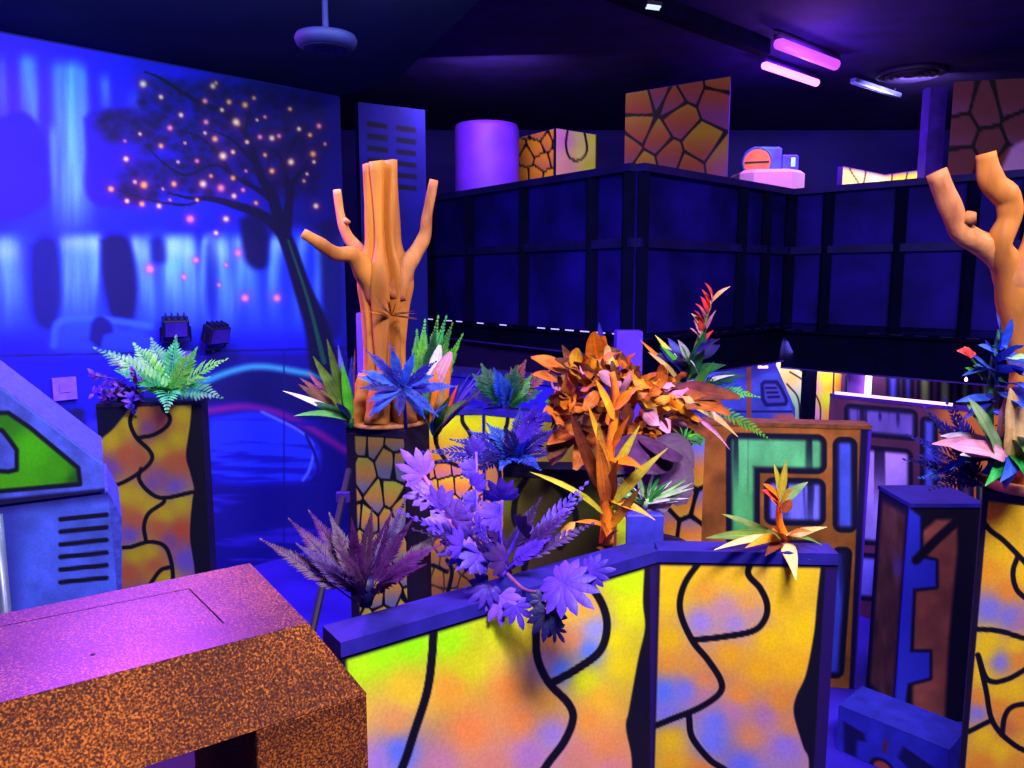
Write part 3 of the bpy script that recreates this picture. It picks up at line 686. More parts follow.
# --- low blue step
i0, i1 = V((1.183, 2.606)), V((1.432, 2.338)); idr = (i1-i0).normalized(); ib = V((-idr.y, idr.x)); ib = ib if ib.y > 0 else -ib
IS = thing('step_block', 'low blue block with a painted arch, at the foot of the dark box', 'block', ((i0+i1)/2).to_3d())
MB().prism([i0+ib*.004, i1+ib*.004, i1+ib*.2, i0+ib*.2], 0, .17).obj('body', mat('step_blue', (32, 36, 165), (24, 26, 135), scale=18), IS)
def fI(x, y, u, v):
    C = np.tile(np.array((34, 36, 165.)), (len(x), 1))*(.8+.4*fbm(x*.08, y*.08)[:, None])
    for P in ([(.06, .3), (.26, .38), (.28, .55), (.2, .6), (.2, 1), (.08, 1)], [(.62, .3), (.93, .5), (.93, 1), (.72, 1), (.66, .7), (.58, .6)]):
        C = fill(C, u, v, P, (12, 8, 70), .03)
    C = over(C, (10, 6, 40), 1-sst(.1, .14, np.hypot(u-.45, (v-1)*.5))); C = over(C, (140, 60, 60), 1-sst(.07, .1, np.hypot(u-.45, (v-1)*.5)))
    return over(C, (70, 30, 70), (1-sst(.012, .03, np.abs(u-.46)))*sst(.3, .34, v)*sst(.66, .6, v))
painted('painted_face', (*i0, .168), (*i1, .168), (*i0, .002), (*i1, .002), 120, 70, fI, IS)

# --- right hand column
def fJ(x, y, u, v):
    Y2, O2, B2 = (245, 200, 20), (235, 140, 40), (125, 120, 215)
    C = idw(x, y, [(1000, 520, Y2), (1020, 530, (230, 180, 30)), (1000, 550, Y2), (990, 570, (240, 160, 30)), (1010, 590, O2), (990, 610, B2), (1010, 618, B2), (1022, 575, Y2), (1018, 622, (170, 120, 150)), (990, 640, Y2), (1015, 645, Y2), (985, 652, Y2), (1000, 662, B2), (1018, 660, O2), (982, 675, Y2), (980, 700, O2), (978, 712, B2), (998, 692, Y2), (1015, 690, Y2), (998, 705, O2), (1018, 715, O2), (1005, 728, (200, 110, 60)), (985, 735, Y2), (1000, 750, Y2), (985, 765, O2), (1015, 765, (230, 150, 40)), (1040, 740, Y2), (1040, 540, Y2), (1050, 640, O2), (1060, 700, BLU), (1070, 580, O2), (1000, 820, BLU), (1040, 850, YEL), (1000, 900, ORA)], 3.2)
    for L in ([(985, 524), (991, 531), (1003, 540), (1019, 556), (1032, 570)], [(1018, 556), (1013, 572), (1017, 590), (1032, 603)], [(975, 629), (1000, 631), (1032, 639), (1070, 630)], [(978, 655), (988, 680), (1008, 679), (1034, 664)], [(978, 655), (986, 690), (992, 720), (1008, 740), (1032, 752), (1070, 745)], [(968, 732), (992, 720)], [(1002, 735), (1005, 716), (1014, 706), (1036, 703)], [(1032, 570), (1060, 590)], [(1032, 752), (1020, 800), (960, 810)]):
        C = stroke(C, x, y, L, 5.4, soft=1)
    return over(C, (18, 6, 40), 1-sst(.042, .055, u))
J_T, J_a, J_b = panel('painted_pedestal', 'gold and orange stone-painted pedestal carrying the forked stump and blue leaves', (983, 493), (1112, 515), 1.1, fJ, 170, 320, t=.21, mside=mat('plum_side', (58, 22, 62), (40, 14, 46), scale=8), mcap=M_dark, Yl=2.1, Yr=1.95)
# ================================================================== BALCONY
M_bp = mat('balcony_panel_paint', (25, 10, 134), (10, 5, 80), scale=2.2, rough=.6, spec=.1, bump=.15)
M_bf = mat('balcony_frame_paint', (5, 4, 42), (3, 3, 30), scale=6, rough=.8, spec=.03)
M_br = mat('balcony_rail_paint', (22, 14, 92), (14, 9, 66), scale=6, rough=.5, spec=.2)
ZT_, ZB_ = 2.43, 1.19
K0 = V((.82, 5.2)); K1 = V((-.95, 7.55)); K2 = V((2.36, 6.7)); K3 = V((3.6, 5.46)); K4 = V((3.6, 9.9)); K5 = V((-.95, 9.9))
BAL = thing('balcony', 'dark navy framed balcony box overhanging the back of the room', 'balcony', (1.6, 7.5, ZB_))
MB().prism([K1, K0, K2, K3, K4, K5], ZB_, ZB_+.14).obj('deck', M_bf, BAL)
def out_n(a, b):
    d = (b-a).normalized(); n = V((d.y, -d.x)); return n if n.dot(V((1.5, 8))-a) < 0 else -n
led = emit('strip_light', (.45, .35, 1), 1.6)
for (a, b, posts, lit, zs, zlow) in ((K1, K0, (.0, .12, .34, .60, .865, .985), True, 1.33, 1.17), (K0, K2, (.02, .62, .80, .985), False, 1.30, 1.00), (K2, K3, (.02, .2, .52, .8, 1.0), False, 1.27, .94)):
    n = out_n(a, b); d = (b-a)
    P = lambda t, z, o=0: V((*(a+d*t+n*o), z))
    MB().prism([a, b, b-n*.05, a-n*.05], zs-.03, ZT_-.03).obj('parapet', M_bp, BAL)
    for t in posts: MB().bar(P(t, zs+.005, .025), P(t, ZT_-.03, .025), .075, .05).obj('post', M_bf, BAL)
    MB().bar(P(0, ZT_-.005, 0), P(1, ZT_-.005, 0), .13, .05).obj('top_rail', M_br, BAL)
    zm = 1.94
    MB().bar(P(0, zm, .02), P(1, zm, .02), .05, .06).obj('middle_rail', M_br, BAL)
    MB().prism([a+n*.02, b+n*.02, b-n*.05, a-n*.05], zlow, zs-.025).obj('fascia', M_bf, BAL)
    MB().bar(P(0, zs-.01, .03), P(1, zs-.01, .03), .07, .03).obj('bottom_rail', M_bf, BAL)
    N = int(d.length/.16)
    for i in range(N):
        if R.random() < .12: continue
        t = (i+.2)/N
        MB().bar(P(t, zs, .068), P(t+.09/d.length, zs, .068), .006, .008).obj('strip_diode', led if lit else M_br, BAL)
    MB().bar(P(0, zlow-.006, .0), P(1, zlow-.006, .0), .05, .012).obj('lower_edge', M_edge, BAL)

# ---- things up on the balcony
ZD = ZB_+.143
cy = at(487, 187, 7.75)
M_vio = mat('violet_drum_paint', (112, 46, 240), (90, 34, 215), scale=3, rough=.6)
T = thing('drum', 'violet cylinder standing on the balcony behind the stump', 'drum', (cy.x, 7.75, ZD))
zt = at(487, 126, 7.75).z
MB().lathe((cy.x, 7.75, ZD), [(.30, 0), (.315, .03), (.315, zt-ZD-.04), (.30, zt-ZD), (0.02, zt-ZD)], 40).obj('shell', M_vio, T, True)
MB().lathe((cy.x, 7.75, ZD+.25), [(.318, 0), (.324, .01), (.324, .03), (.318, .04)], 40).obj('band', M_vio, T, True)

def cube_block(name, label, c0, c1, c2, z0, z1, f1, f2, mside=M_edge, nu=60):
    """upright painted block seen on its edge c1; c0-c1 and c1-c2 are the two visible faces"""
    c0, c1, c2 = V(c0), V(c1), V(c2)
    T = thing(name, label, 'block', ((c0.x+c2.x)/2, (c0.y+c2.y)/2, z0))
    c3 = c0+c2-c1
    MB().prism([c0, c1, c2, c3], z0, z1).obj('body', mside, T)
    for (a, b, fn) in ((c0, c1, f1), (c1, c2, f2)):
        if fn is None: continue
        n = V((b.y-a.y, a.x-b.x)).normalized()
        if n.dot((c0+c2)/2-a) > 0: n = -n
        if n.dot(-(a+b)) < 0: n = -n
        n = n*.004
        painted('painted_face', (*(a+n), z1-.005), (*(b+n), z1-.005), (*(a+n), z0), (*(b+n), z0), nu, nu+30, fn, T)
    return T
pxy = lambda px, py, Y: at(px, py, Y).xy
def fb1(x, y, u, v):
    C = stones(x, y, 14, 1.8, 21, (215, 150, 30), (210, 130, 40), (180, 110, 70), 1.2); return over(C, (10, 5, 25), sst(.93, .96, u))
def fb2(x, y, u, v):
    C = idw(x, y, [(565, 140, (220, 130, 220)), (580, 135, (230, 220, 150)), (590, 140, (225, 235, 80)), (590, 165, (200, 210, 60)), (570, 165, (235, 160, 170)), (580, 155, (240, 230, 130))], 3)
    C = stroke(C, x, y, [(568, 128), (566, 145), (570, 158), (580, 160), (587, 150), (584, 130)], 2.2, soft=.8)
    return over(C, (14, 6, 30), np.maximum(sst(.92, .95, u), 0))
ztb = at(556, 128, 7.65).z
cube_block('cell_block', 'small orange and pale yellow cell-painted block beside the violet drum', pxy(519, 150, 8.15), pxy(556, 150, 7.65), pxy(598, 150, 8.0), ZD, ztb, fb1, fb2)
def fb3(x, y, u, v):
    C = stones_at(x, y, [(640, 100), (660, 92), (690, 85), (640, 130), (655, 140), (680, 118), (668, 158), (645, 165), (700, 145), (715, 100), (718, 80), (690, 170), (720, 165), (630, 150), (672, 100)], 32, 2.4, 5, (150, 118, 26), (138, 64, 40), (104, 48, 104), 1.2)
    C = over(C, (140, 70, 210), .6*sst(690, 725, x)*sst(130, 180, y))
    return C
p_a, p_b = pxy(626, 90, 7.35), pxy(731, 66, 6.75)
d_ = (V(p_b)-V(p_a)); zb3 = at(626, 91, 7.35).z
cube_block('cell_block', 'big orange and violet cell-painted block on the balcony corner', p_a, p_b, V(p_b)+V((.10, .35)), ZD, zb3-.02, fb3, None, M_edge, 200)

# ---- the round-faced machine
Tm = thing('machine', 'blue machine with a round orange disc on a pale base, on the balcony', 'machine', (2.45, 7.35, ZD))
M_mb = mat('machine_blue', (72, 66, 225), (60, 120, 230), scale=5); M_pale = mat('machine_pale', (205, 170, 225), (225, 170, 190), scale=3)
q = lambda px, py, Y=7.3: at(px, py, Y)
zb = q(770, 171).z
x0, x1 = q(738, 180).x, q(803, 180).x
MB().prism([(x0, 7.25), (x0+.1, 7.15), (x1-.16, 7.12), (x1, 7.26), (x1, 7.6), (x0, 7.6)], ZD, zb, .03).obj('base', M_pale, Tm)
MB().box((q(752, 150).x, 7.27, zb), (q(781, 150).x, 7.6, q(760, 147).z), .02).obj('housing', M_mb, Tm)
MB().box((q(782, 150).x, 7.27, zb), (q(798, 150).x, 7.5, q(760, 155).z), .015).obj('side_unit', M_mb, Tm)
dc = q(757, 162.5, 7.25); ax = V((-.35, -1, 0))
MB().lathe(dc, [(.135, -.12), (.14, 0), (.128, .02), (.125, .006), (0.01, .006)], 28, ax).obj('drum_ring', M_mb, Tm)
dsc = MB().lathe(dc, [(.124, 0), (.118, .015), (.01, .018)], 28, ax).obj('disc', mat('disc_orange', (232, 150, 60), (215, 120, 60), scale=6), Tm)
axn = ax.normalized(); sdv = V((-axn.y, axn.x, 0))
MB().bar(dc-sdv*.105+axn*.02, dc+sdv*.105+axn*.02, .006, .014).obj('disc_slot', M_dark, dsc)
MB().box((q(790, 160).x, 7.262, q(790, 167).z), (q(794, 160).x, 7.27, q(790, 158).z)).obj('indicator', emit('cyan_lamp', (.3, .7, 1), 1.5), Tm)

# ---- low bright panels in the far corner of the balcony
def fbr(x, y, u, v):
    C = idw(x, y, [(850, 172, (255, 225, 130)), (862, 175, (255, 215, 150)), (878, 178, (255, 240, 190)), (900, 176, (240, 200, 60)), (918, 172, (235, 195, 60))], 2.5)
    for L in ([(850, 170), (858, 182)], [(866, 172), (863, 186)], [(893, 170), (891, 186)], [(909, 168), (904, 186)]): C = stroke(C, x, y, L, 1.6, (40, 15, 20), .8, False)
    return over(C, (60, 25, 120), 1-sst(.008, .022, v))
zl = at(843, 166, 7.7).z
T = thing('low_screen', 'low bright cream and yellow painted corner screen behind the far balcony rail', 'screen', (at(884, 172, 8.0).x, 8.0, ZD))
for (a, b) in ((pxy(843, 170, 7.5), pxy(885, 172, 8.09)), (pxy(885, 172, 8.09), pxy(924, 170, 7.72))):
    zz_ = zl-.03
    MB().slab(a, b, ZD, zz_, .05, .004).obj('board', M_edge, T)
    painted('painted_face', (*a, zz_), (*b, zz_), (*a, ZD), (*b, ZD), 60, 60, fbr, T)
Tp = thing('balcony_post', 'tall violet square post at the right of the balcony', 'post', (at(934, 170, 6.9).x, 6.9, ZD))
xa, xb = at(925, 170, 6.85).x, at(942, 170, 6.85).x
MB().box((xa, 6.85, ZD), (xb, 6.98, at(934, 86, 6.85).z)).obj('shaft', M_edge, Tp)
def fb4(x, y, u, v):
    C = stones_at(x, y, [(985, 110), (1012, 100), (962, 130), (990, 145), (1020, 128), (1008, 165), (965, 165), (985, 175), (1045, 110), (1050, 150), (958, 100)], 34, 3.6, 8, (96, 48, 62), (100, 46, 60), (110, 60, 110), 1.2)
    C = over(C, (200, 150, 220), .9*(1-sst(-3, 3, sdpoly(x, y, [(998, 176), (1012, 146), (1030, 138), (1060, 150), (1060, 176)]))))
    return C
cube_block('cell_block', 'dark red-brown cell-painted block behind the forked stump', pxy(951, 120, 6.55), pxy(1075, 120, 6.35), V(pxy(1075, 120, 6.35))+V((.3, .4)), ZD, at(950, 86, 6.7).z, fb4, None, M_dark, 90)

# ================================================================== CEILING FITTINGS
ZC = 3.55
def lamp_bar(label, pl, pr, Z, w, col, s, en):
    a, b = atz(*pl, Z), atz(*pr, Z); c = (a+b)/2
    T = thing('ceiling_lamp', label, 'lamp', c, 'blacklight bars over the balcony')
    up = V((0, 0, 1)); d = (b-a).normalized()
    MB().bar(a-d*.01+up*w*.9, b+d*.01+up*w*.9, w*1.1, w*.7).obj('housing', mat('lamp_housing', (90, 40, 160), (70, 30, 130)), T, True)
    MB().tube([a, a+d*.012, b-d*.012, b], [w*.5, w*.8, w*.8, w*.5], 14).obj('tube', emit('bar_%s' % s, col, s), T, True)
    for t in (.15, .85):
        p = a+(b-a)*t
        MB().bar(p+up*.05, V((p.x, p.y, ZC)), .012, .012).obj('hanger', M_dark, T)
    L2 = bpy.data.lights.new('lamp_glow', 'POINT'); L2.energy = en*1.2; L2.color = (.45, .12, 1); L2.shadow_soft_size = .05; o2 = bpy.data.objects.new('lamp_glow', L2); COL.objects.link(o2); o2.location = c+V((0, -.3, -.25))
    L = bpy.data.lights.new('lamp_light', 'AREA'); L.shape = 'RECTANGLE'; L.size = (b-a).length; L.size_y = .08; L.energy = en; L.color = (.62, .22, 1)
    o = bpy.data.objects.new('lamp_light', L); COL.objects.link(o)
    o.matrix_world = Matrix.Translation(c-up*.06) @ Matrix.Rotation(math.atan2(d.y, d.x), 4, 'Z')
    return T
lamp_bar('violet blacklight bar on the ceiling, the dimmer and higher of two', (778, 43), (836, 65), 3.46, .056, (.52, .06, 1), 1.5, 14)
lamp_bar('bright pink blacklight bar on the ceiling, lower of two', (764, 65), (817, 83), 3.46, .042, (1, .20, .95), 3.2, 18)
a, b = atz(853, 80, 3.5), atz(899, 95, 3.5)
T = thing('ceiling_lamp', 'unlit pale blue fluorescent batten on the ceiling beside the round vent', 'lamp', (a+b)/2)
MB().bar(a, b, .05, .03).obj('tray', mat('batten_grey', (96, 110, 200), (80, 90, 180)), T)
for k in (-1, 1):
    sd = V((b-a)).cross(V((0, 0, 1))).normalized()*.014*k+V((0, 0, -.022))
    MB().tube([a+sd, b+sd], .010, 8).obj('tube', mat('tube_glass', (165, 185, 250), (150, 170, 240)), T, True)
for t in (.1, .9):
    p = a+(b-a)*t; MB().bar(p, V((p.x, p.y, ZC)), .012, .012).obj('hanger', M_dark, T)
# small white light
a = at(653, 6, 5.0)
T = thing('ceiling_lamp', 'small white light at the very top edge of the picture', 'lamp', a)
MB().bar(a+V((-.045, 0, .012)), a+V((.05, .03, .012)), .05, .03).obj('housing', M_dark, T)
for k in (-.02, .02): MB().bar(a+V((-.04, k-.01, -.006)), a+V((.045, k+.02, -.006)), .016, .01).obj('diffuser', emit('white_lamp', (.6, .7, 1), 1.3), T)
MB().bar(a+V((0, 0, .02)), V((a.x, a.y, ZC)), .014, .014).obj('hanger', M_dark, T)
# beam
a, b = at(655, 8, 5.2), at(800, 62, 7.6)
MBm = MB().bar(at(430, -22, 4.6), at(835, 70, 9.2), .09, .12)
struct(MB().bar(V((-1.0, 3.63, 3.49)), V((1.98, 6.32, 3.49)), .09, .11), 'trim_2', M_bf)
# round vent
vc = atz(911, 75, ZC-.03)
T = thing('ceiling_vent', 'round dark ring-finned air vent in the ceiling at right', 'vent', vc)
MB().lathe(vc, [(.27, .03), (.29, 0), (.26, -.01), (.25, .02)], 40).obj('rim', mat('vent_paint', (26, 16, 70), (18, 11, 52)), T, True)
for r in (.21, .16, .11, .06): MB().lathe(vc+V((0, 0, -.012)), [(r-.02, .03), (r, 0), (r-.012, -.004), (r-.03, .026)], 36).obj('fin', mat('vent_paint', (1, 1, 1)), T, True)
# hanging disc
hc = at(326, 40, 3.1)
T = thing('ceiling_speaker', 'dark disc hanging on a stem from the low ceiling, right of the painted tree', 'speaker', hc)
dk_ = MB().lathe(hc, [(.09, -.035), (.112, -.02), (.118, .0), (.112, .015), (.06, .03), (.02, .035)], 32).obj('disc', mat('speaker_paint', (24, 14, 70), (16, 10, 52), rough=.7, spec=.15), T, True)
for r in (.09, .06, .03): MB().lathe(hc+V((0, 0, -.036)), [(r, .006), (r, 0), (r-.006, 0), (r-.006, .006)], 24).obj('grille_ring', M_dark, dk_, True)
MB().tube([hc+V((0, 0, .03)), V((hc.x, hc.y, 2.81))], .012, 10).obj('stem', mat('speaker_paint', (1, 1, 1)), T)

# ================================================================== ON THE MURAL WALL
wn = V((WDIR.y, -WDIR.x, 0))
def wall_box(px0, py0, px1, py1, d):
    a, b = on_wall(px0, py0), on_wall(px1, py1)
    return a, b
a, b = on_wall(50, 378), on_wall(75.5, 398)
T = thing('wall_socket_box', 'pale violet square junction box low on the mural wall', 'box', (a+b)/2)
def wprism(p, q, d0, d1):
    z0, z1 = min(p.z, q.z), max(p.z, q.z)
    A, B = p.xy, q.xy; w2 = wn.xy
    return MB().prism([A+w2*d0, A+w2*d1, B+w2*d1, B+w2*d0], z0, z1)
wprism(a, b, .007, .035).obj('plate', mat('box_violet', (120, 84, 235), (100, 70, 220), scale=20), T)
a2, b2 = on_wall(57, 384), on_wall(68, 391); wprism(a2, b2, .035, .04).obj('cover', mat('box_violet2', (120, 80, 225), (105, 70, 210), scale=20), T)
for k, (px, py) in enumerate(((168, 326), (208, 333))):
    c = on_wall(px, py); T = thing('floodlight', ['black floodlight on a bracket on the mural wall, above the green fern', 'black boxy floodlight on the mural wall, nearer the painted tree trunk'][k], 'floodlight', c+wn*.05)
    mp = mat('lamp_black', (16, 10, 60), (10, 7, 40), rough=.5); c = c+wn*.10
    w2 = WDIR.to_3d(); up = V((0, 0, 1)); f = (wn-up*.35+w2*(.25 if k else -.3)).normalized(); sd = f.cross(up).normalized(); uu = sd.cross(f)
    def obox(c, hx, hy, hz):
        vs = [c+sd*i*hx+f*j*hy+uu*l*hz for i in (-1, 1) for j in (-1, 1) for l in (-1, 1)]
        return MB().add(vs, [(0, 1, 3, 2), (4, 6, 7, 5), (0, 4, 5, 1), (2, 3, 7, 6), (0, 2, 6, 4), (1, 5, 7, 3)])
    hs = obox(c, .065, .04, .05).obj('housing', mp, T, bevel=.008)
    obox(c+f*.042, .052, .004, .038).obj('lens', mat('lens_violet', (60, 36, 160), (40, 24, 120), rough=.2), hs)
    for j in range(4): obox(c+uu*.056+sd*(j-1.5)*.03, .004, .034, .010).obj('cooling_fin', mp, hs)
    MB().tube([c-sd*.07-uu*.0, c-sd*.074-uu*.08, c-sd*.0-uu*.095, c+sd*.074-uu*.08, c+sd*.07], .007, 6).obj('bracket', mp, T)
    MB().tube([c-uu*.095, c-uu*.12-wn*.10], .012, 6).obj('arm', mp, T)
cb = on_wall(186, 372)
T = thing('wall_socket_box', 'small violet outlet behind the green fern on the mural wall', 'box', cb)
a, b = on_wall(179, 351), on_wall(190, 366); wprism(a, b, .007, .03).obj('plate', mat('outlet_violet', (120, 60, 225), (100, 50, 200)), T)
# ================================================================== UNDER THE BALCONY
def under(name, label, pl, pr, Z, Yl, Yr, fn, nu=80, nv=120, t=.06, **k): return panel(name, label, pl, pr, Z, fn, nu, nv, t=t, Yl=Yl, Yr=Yr, mcap=M_edge, **k)
def fU1(x, y, u, v):
    C = idw(x, y, [(800, 370, (245, 240, 235)), (808, 385, (235, 225, 235)), (795, 375, (240, 180, 90)), (812, 410, (170, 200, 240)), (800, 405, (170, 220, 200))], 3)
    for L in ([(790, 372), (800, 378), (812, 387)], [(787, 384), (798, 398), (800, 420)], [(800, 370), (812, 376)]): C = stroke(C, x, y, L, 1.8, (60, 30, 60), .8)
    return C
under('painted_barrier', 'bright cream painted panel under the balcony, right of the blue console', (776, 366), (816, 368), 1.1, 7.9, 7.8, fU1)
def fU2(x, y, u, v):
    C = idw(x, y, [(812, 385, (190, 130, 215)), (816, 375, (230, 180, 80)), (828, 380, (175, 225, 20)), (830, 400, (190, 235, 20)), (836, 385, (235, 140, 40)), (810, 415, (190, 130, 230)), (836, 415, (230, 150, 30))], 3)
    for L in ([(814, 365), (812, 385), (820, 405), (820, 425)], [(834, 365), (833, 395), (830, 425)]): C = stroke(C, x, y, L, 1.6, (60, 20, 60), .8)
    return C
under('painted_barrier', 'narrow lime striped painted panel under the balcony', (815, 368), (843, 369), 1.1, 7.0, 6.95, fU2)
tp = at(811, 368, 6.7)
T = thing('support_post', 'dark navy post carrying the balcony, between the cream and lime panels', 'post', (tp.x, tp.y, 0))
MB().box((at(805, 380, 6.7).x, 6.7, 0), (at(817, 380, 6.7).x, 6.78, ZB_-.03)).obj('shaft', M_bf, T)
def fU3(x, y, u, v):
    C = np.tile(np.array((66, 34, 74.)), (len(x), 1))
    for (cx, w) in ((850, 5), (860, 4), (893, 7), (908, 6), (925, 8), (945, 8), (965, 8), (985, 6), (1005, 6)): C = win(C, x, y, rrect(x, y, cx, 392, w, 18, 3), (70, 70, 220) if cx < 915 else (130, 150, 90), True, int(cx), 2)
    return C
under('window_barrier', 'dark brown panel with small blue windows under the balcony, behind the glowing strip', (842, 368), (1010, 385), 1.1, 6.9, 6.3, fU3, 150, 120)
vt = at(868, 388, 6.45)
T = thing('tube_light', 'upright glowing pink-white tube light behind the glowing panel strip', 'lamp', (vt.x, vt.y, .7))
MB().tube([V((vt.x, vt.y, .70)), V((vt.x, vt.y, 1.12))], .026, 12).obj('tube', emit('tube_white', (1, .6, 1), 3.5), T, True)
MB().box((vt.x-.14, vt.y+.04, 0), (vt.x+.03, vt.y+.08, 1.13)).obj('backing', mat('backing_violet', (150, 90, 230), (130, 80, 210)), T)
MB().tube([V((vt.x, vt.y, .67)), V((vt.x, vt.y, .71))], .03, 12).obj('end_cap', M_dark, T)
vs = at(966, 380, 5.52)
T = thing('spot_lamp', 'tiny bright violet spot lamp under the right balcony edge', 'lamp', vs)
MB().lathe(vs, [(.006, -.010), (.011, 0), (.009, .010), (.004, .02)], 14).obj('bulb', emit('spot_violet', (.75, .4, 1), 7), T, True)
MB().bar(vs+V((0, .01, .02)), V((vs.x, vs.y+.02, vs.z+.06)), .014, .014).obj('holder', M_dark, T)
# blue console with the slotted hatch
T = thing('console', 'blue slope-sided console with a three-slot hatch, under the balcony', 'console', at(755, 420, 6.9))
Yc = 6.9
g = lambda px, py, Y=Yc: at(px, py, Y)
def fcon(x, y, u, v):
    C = np.array((72, 84, 228.))*(.72+.55*fbm(x*.06, y*.06)[:, None])
    C = over(C, (46, 40, 170), sst(376, 368, y)*.6)
    hp = [(761, 384), (764, 381), (777, 381), (782, 388), (788, 400), (786, 405), (766, 406), (762, 400)]
    d = sdpoly(x, y, hp); C = over(C, (20, 18, 110), 1-sst(0, 1.6, d)); C = over(C, (72, 70, 205), 1-sst(-3.5, -2, d))
    for k in range(3): C = over(C, (14, 10, 80), 1-sst(.6, 1.5, dpoly(x, y, [(766+k*1.2, 388+k*4.6), (776+k*1.6, 388+k*4.4)])))
    C = over(C, (30, 24, 130), (1-sst(.5, 1.6, np.abs(y-411.5))))
    C = over(C, (190, 100, 110), sst(768, 780, x)*sst(412, 416, y))
    return over(C, (150, 80, 80), 1-sst(2, 3, np.abs(x-749+.0*y)))
zt_ = g(740, 366).z
MB().add([g(690, 358), g(773, 358), g(795, 408), g(795, 424), g(690, 424)]+[g(690, 358, Yc+.6), g(773, 358, Yc+.6), g(795, 408, Yc+.6), g(795, 424, Yc+.6), g(690, 424, Yc+.6)], [(0, 1, 2, 3, 4), (9, 8, 7, 6, 5)]+[(i, i+5, (i+1) % 5+5, (i+1) % 5) for i in range(5)]).obj('body', mat('console_blue', (70, 80, 220), (54, 60, 190)), T)
MB().box((g(690, 424).x, Yc+.02, 0), (g(795, 424).x, Yc+.58, g(740, 424).z)).obj('plinth', M_bf, T)
painted('front_face', g(690, 358, Yc-.005), g(773, 358, Yc-.005), g(690, 424, Yc-.005), g(797, 424, Yc-.005), 150, 90, fcon, T)
for k, (px, w) in enumerate(((726, 12), (763, 9))):
    p = at(px, 367, 6.6)
    T = thing('tube_light', ['short pink tube light under the balcony, above the blue console at left', 'short pink tube light under the balcony, above the slotted hatch'][k], 'lamp', p)
    MB().tube([p-V((w*.0045, 0, 0)), p+V((w*.0045, 0, 0))], .012, 8).obj('tube', tube, T, True)
    MB().bar(p+V((0, 0, .01)), V((p.x, p.y, ZB_)), .02, .02).obj('clip', M_dark, T)
# low blue wall and counter under the left balcony face
M_lb = mat('low_wall_blue', (48, 36, 210), (38, 26, 170), scale=2, rough=.5)
T = thing('low_wall', 'long low blue wall with a dark top under the left balcony face', 'wall panel', (0, 5.4, 0))
a, b = at(330, 372, 6.2).xy, at(640, 390, 4.55).xy
MB().slab(a, b, 0, 1.02, .08).obj('board', M_lb, T); MB().slab(a, b, 1.02, 1.05, .30, -.02).obj('ledge', M_cap, T)
T = thing('low_wall', 'dark violet low wall behind the blue ledge under the balcony', 'wall panel', (0.2, 6.6, 0))
a, b = at(420, 352, 7.6).xy, at(640, 362, 5.3).xy
MB().slab(a, b, 0, 1.16, .06).obj('board', mat('low_wall_violet', (40, 16, 92), (30, 12, 72)), T); MB().slab(a, b, 1.13, 1.15, .02, -.024).obj('light_edge', M_cap, T)
p = at(539, 352, 6.3)
T = thing('strip_lamp', 'small bright violet strip lamp on the edge below the left balcony', 'lamp', p)
MB().bar(p-V((.05, -.03, 0)), p+V((.05, -.03, -.004)), .02, .02).obj('diffuser', emit('strip_violet', (.6, .45, 1), 4), T)
MB().bar(p+V((0, .012, .008)), V((p.x, p.y+.012, ZB_)), .02, .01).obj('clip', M_dark, T)
for (px0, px1, py, Y, lab) in ((356, 367, 313, 3.9, 'slim violet post standing behind the upright stump'), (617, 643, 331, 4.3, 'violet square post under the balcony corner, behind the orange bush')):
    a, b = at(px0, py, Y), at(px1, py, Y)
    T = thing('violet_post', lab, 'post', ((a.x+b.x)/2, Y+.06, 0))
    MB().box((a.x, Y, 0), (b.x, Y+.12, a.z), .006).obj('shaft', mat('violet_post', (96, 50, 225), (80, 40, 200)), T)
    MB().box((a.x-.012, Y-.012, 0), (b.x+.012, Y+.132, .05), .006).obj('foot', M_edge, T)

# ================================================================== FOREGROUND SPECKLED TABLE
ZTB = 1.22
spk = speckle_mat('speckled_orange_paint', (28, 11, 18), (66, 31, 18), (190, 104, 32), rough=.36, spec=.75, scale=330)
q0, q1 = atz(0, 703, ZTB).xy, atz(308, 623, ZTB).xy     # front top edge
e1 = (q1-q0).normalized(); e2 = V((-e1.y, e1.x))
bk = atz(237, 566, ZTB).xy; dep = (bk-q1).dot(e2)
TB = thing('speckled_table', 'orange speckled table with a sloping rim in the near corner', 'table', (*(q1-e1*.5+e2*dep/2), 0))
def tp2(s, r, z): p = q1+e1*s+e2*r; return V((p.x, p.y, z))
LEN, CH, DR = -1.15, .060, .098
top = MB()
A4 = [(LEN, 0), (0, 0), (0, dep), (LEN, dep)]; B4 = [(LEN-CH, -CH), (CH, -CH), (CH, dep+CH), (LEN-CH, dep+CH)]
vs = [tp2(*p, ZTB) for p in A4]+[tp2(*p, ZTB-DR) for p in B4]+[tp2(p[0]*.98, p[1], ZTB-DR-.0) for p in A4]
top.add([*vs[:8]], [(0, 1, 2, 3), (4, 5, 1, 0), (5, 6, 2, 1), (6, 7, 3, 2), (7, 4, 0, 3), (7, 6, 5, 4)])
spm = speckle_mat('speckled_matt_paint', (50, 20, 22), (92, 42, 20), (196, 106, 36), rough=.7, spec=.12, scale=330)
top.obj('rim', spm, TB)
tpl = MB().prism([tp2(*p, 0).xy for p in A4], ZTB-.002, ZTB+.0006).obj('top', spk, TB)
W = .155
for (s0, s1) in ((CH-W, CH), (LEN-CH, LEN-CH+W)):
    P = [tp2(s0, -CH, 0).xy, tp2(s1, -CH, 0).xy, tp2(s1, dep+CH, 0).xy, tp2(s0, dep+CH, 0).xy]
    MB().prism(P, 0, ZTB-DR).obj('leg', spm, TB, bevel=.003)
gm = mat('groove_dark', (50, 14, 60), (40, 10, 50))
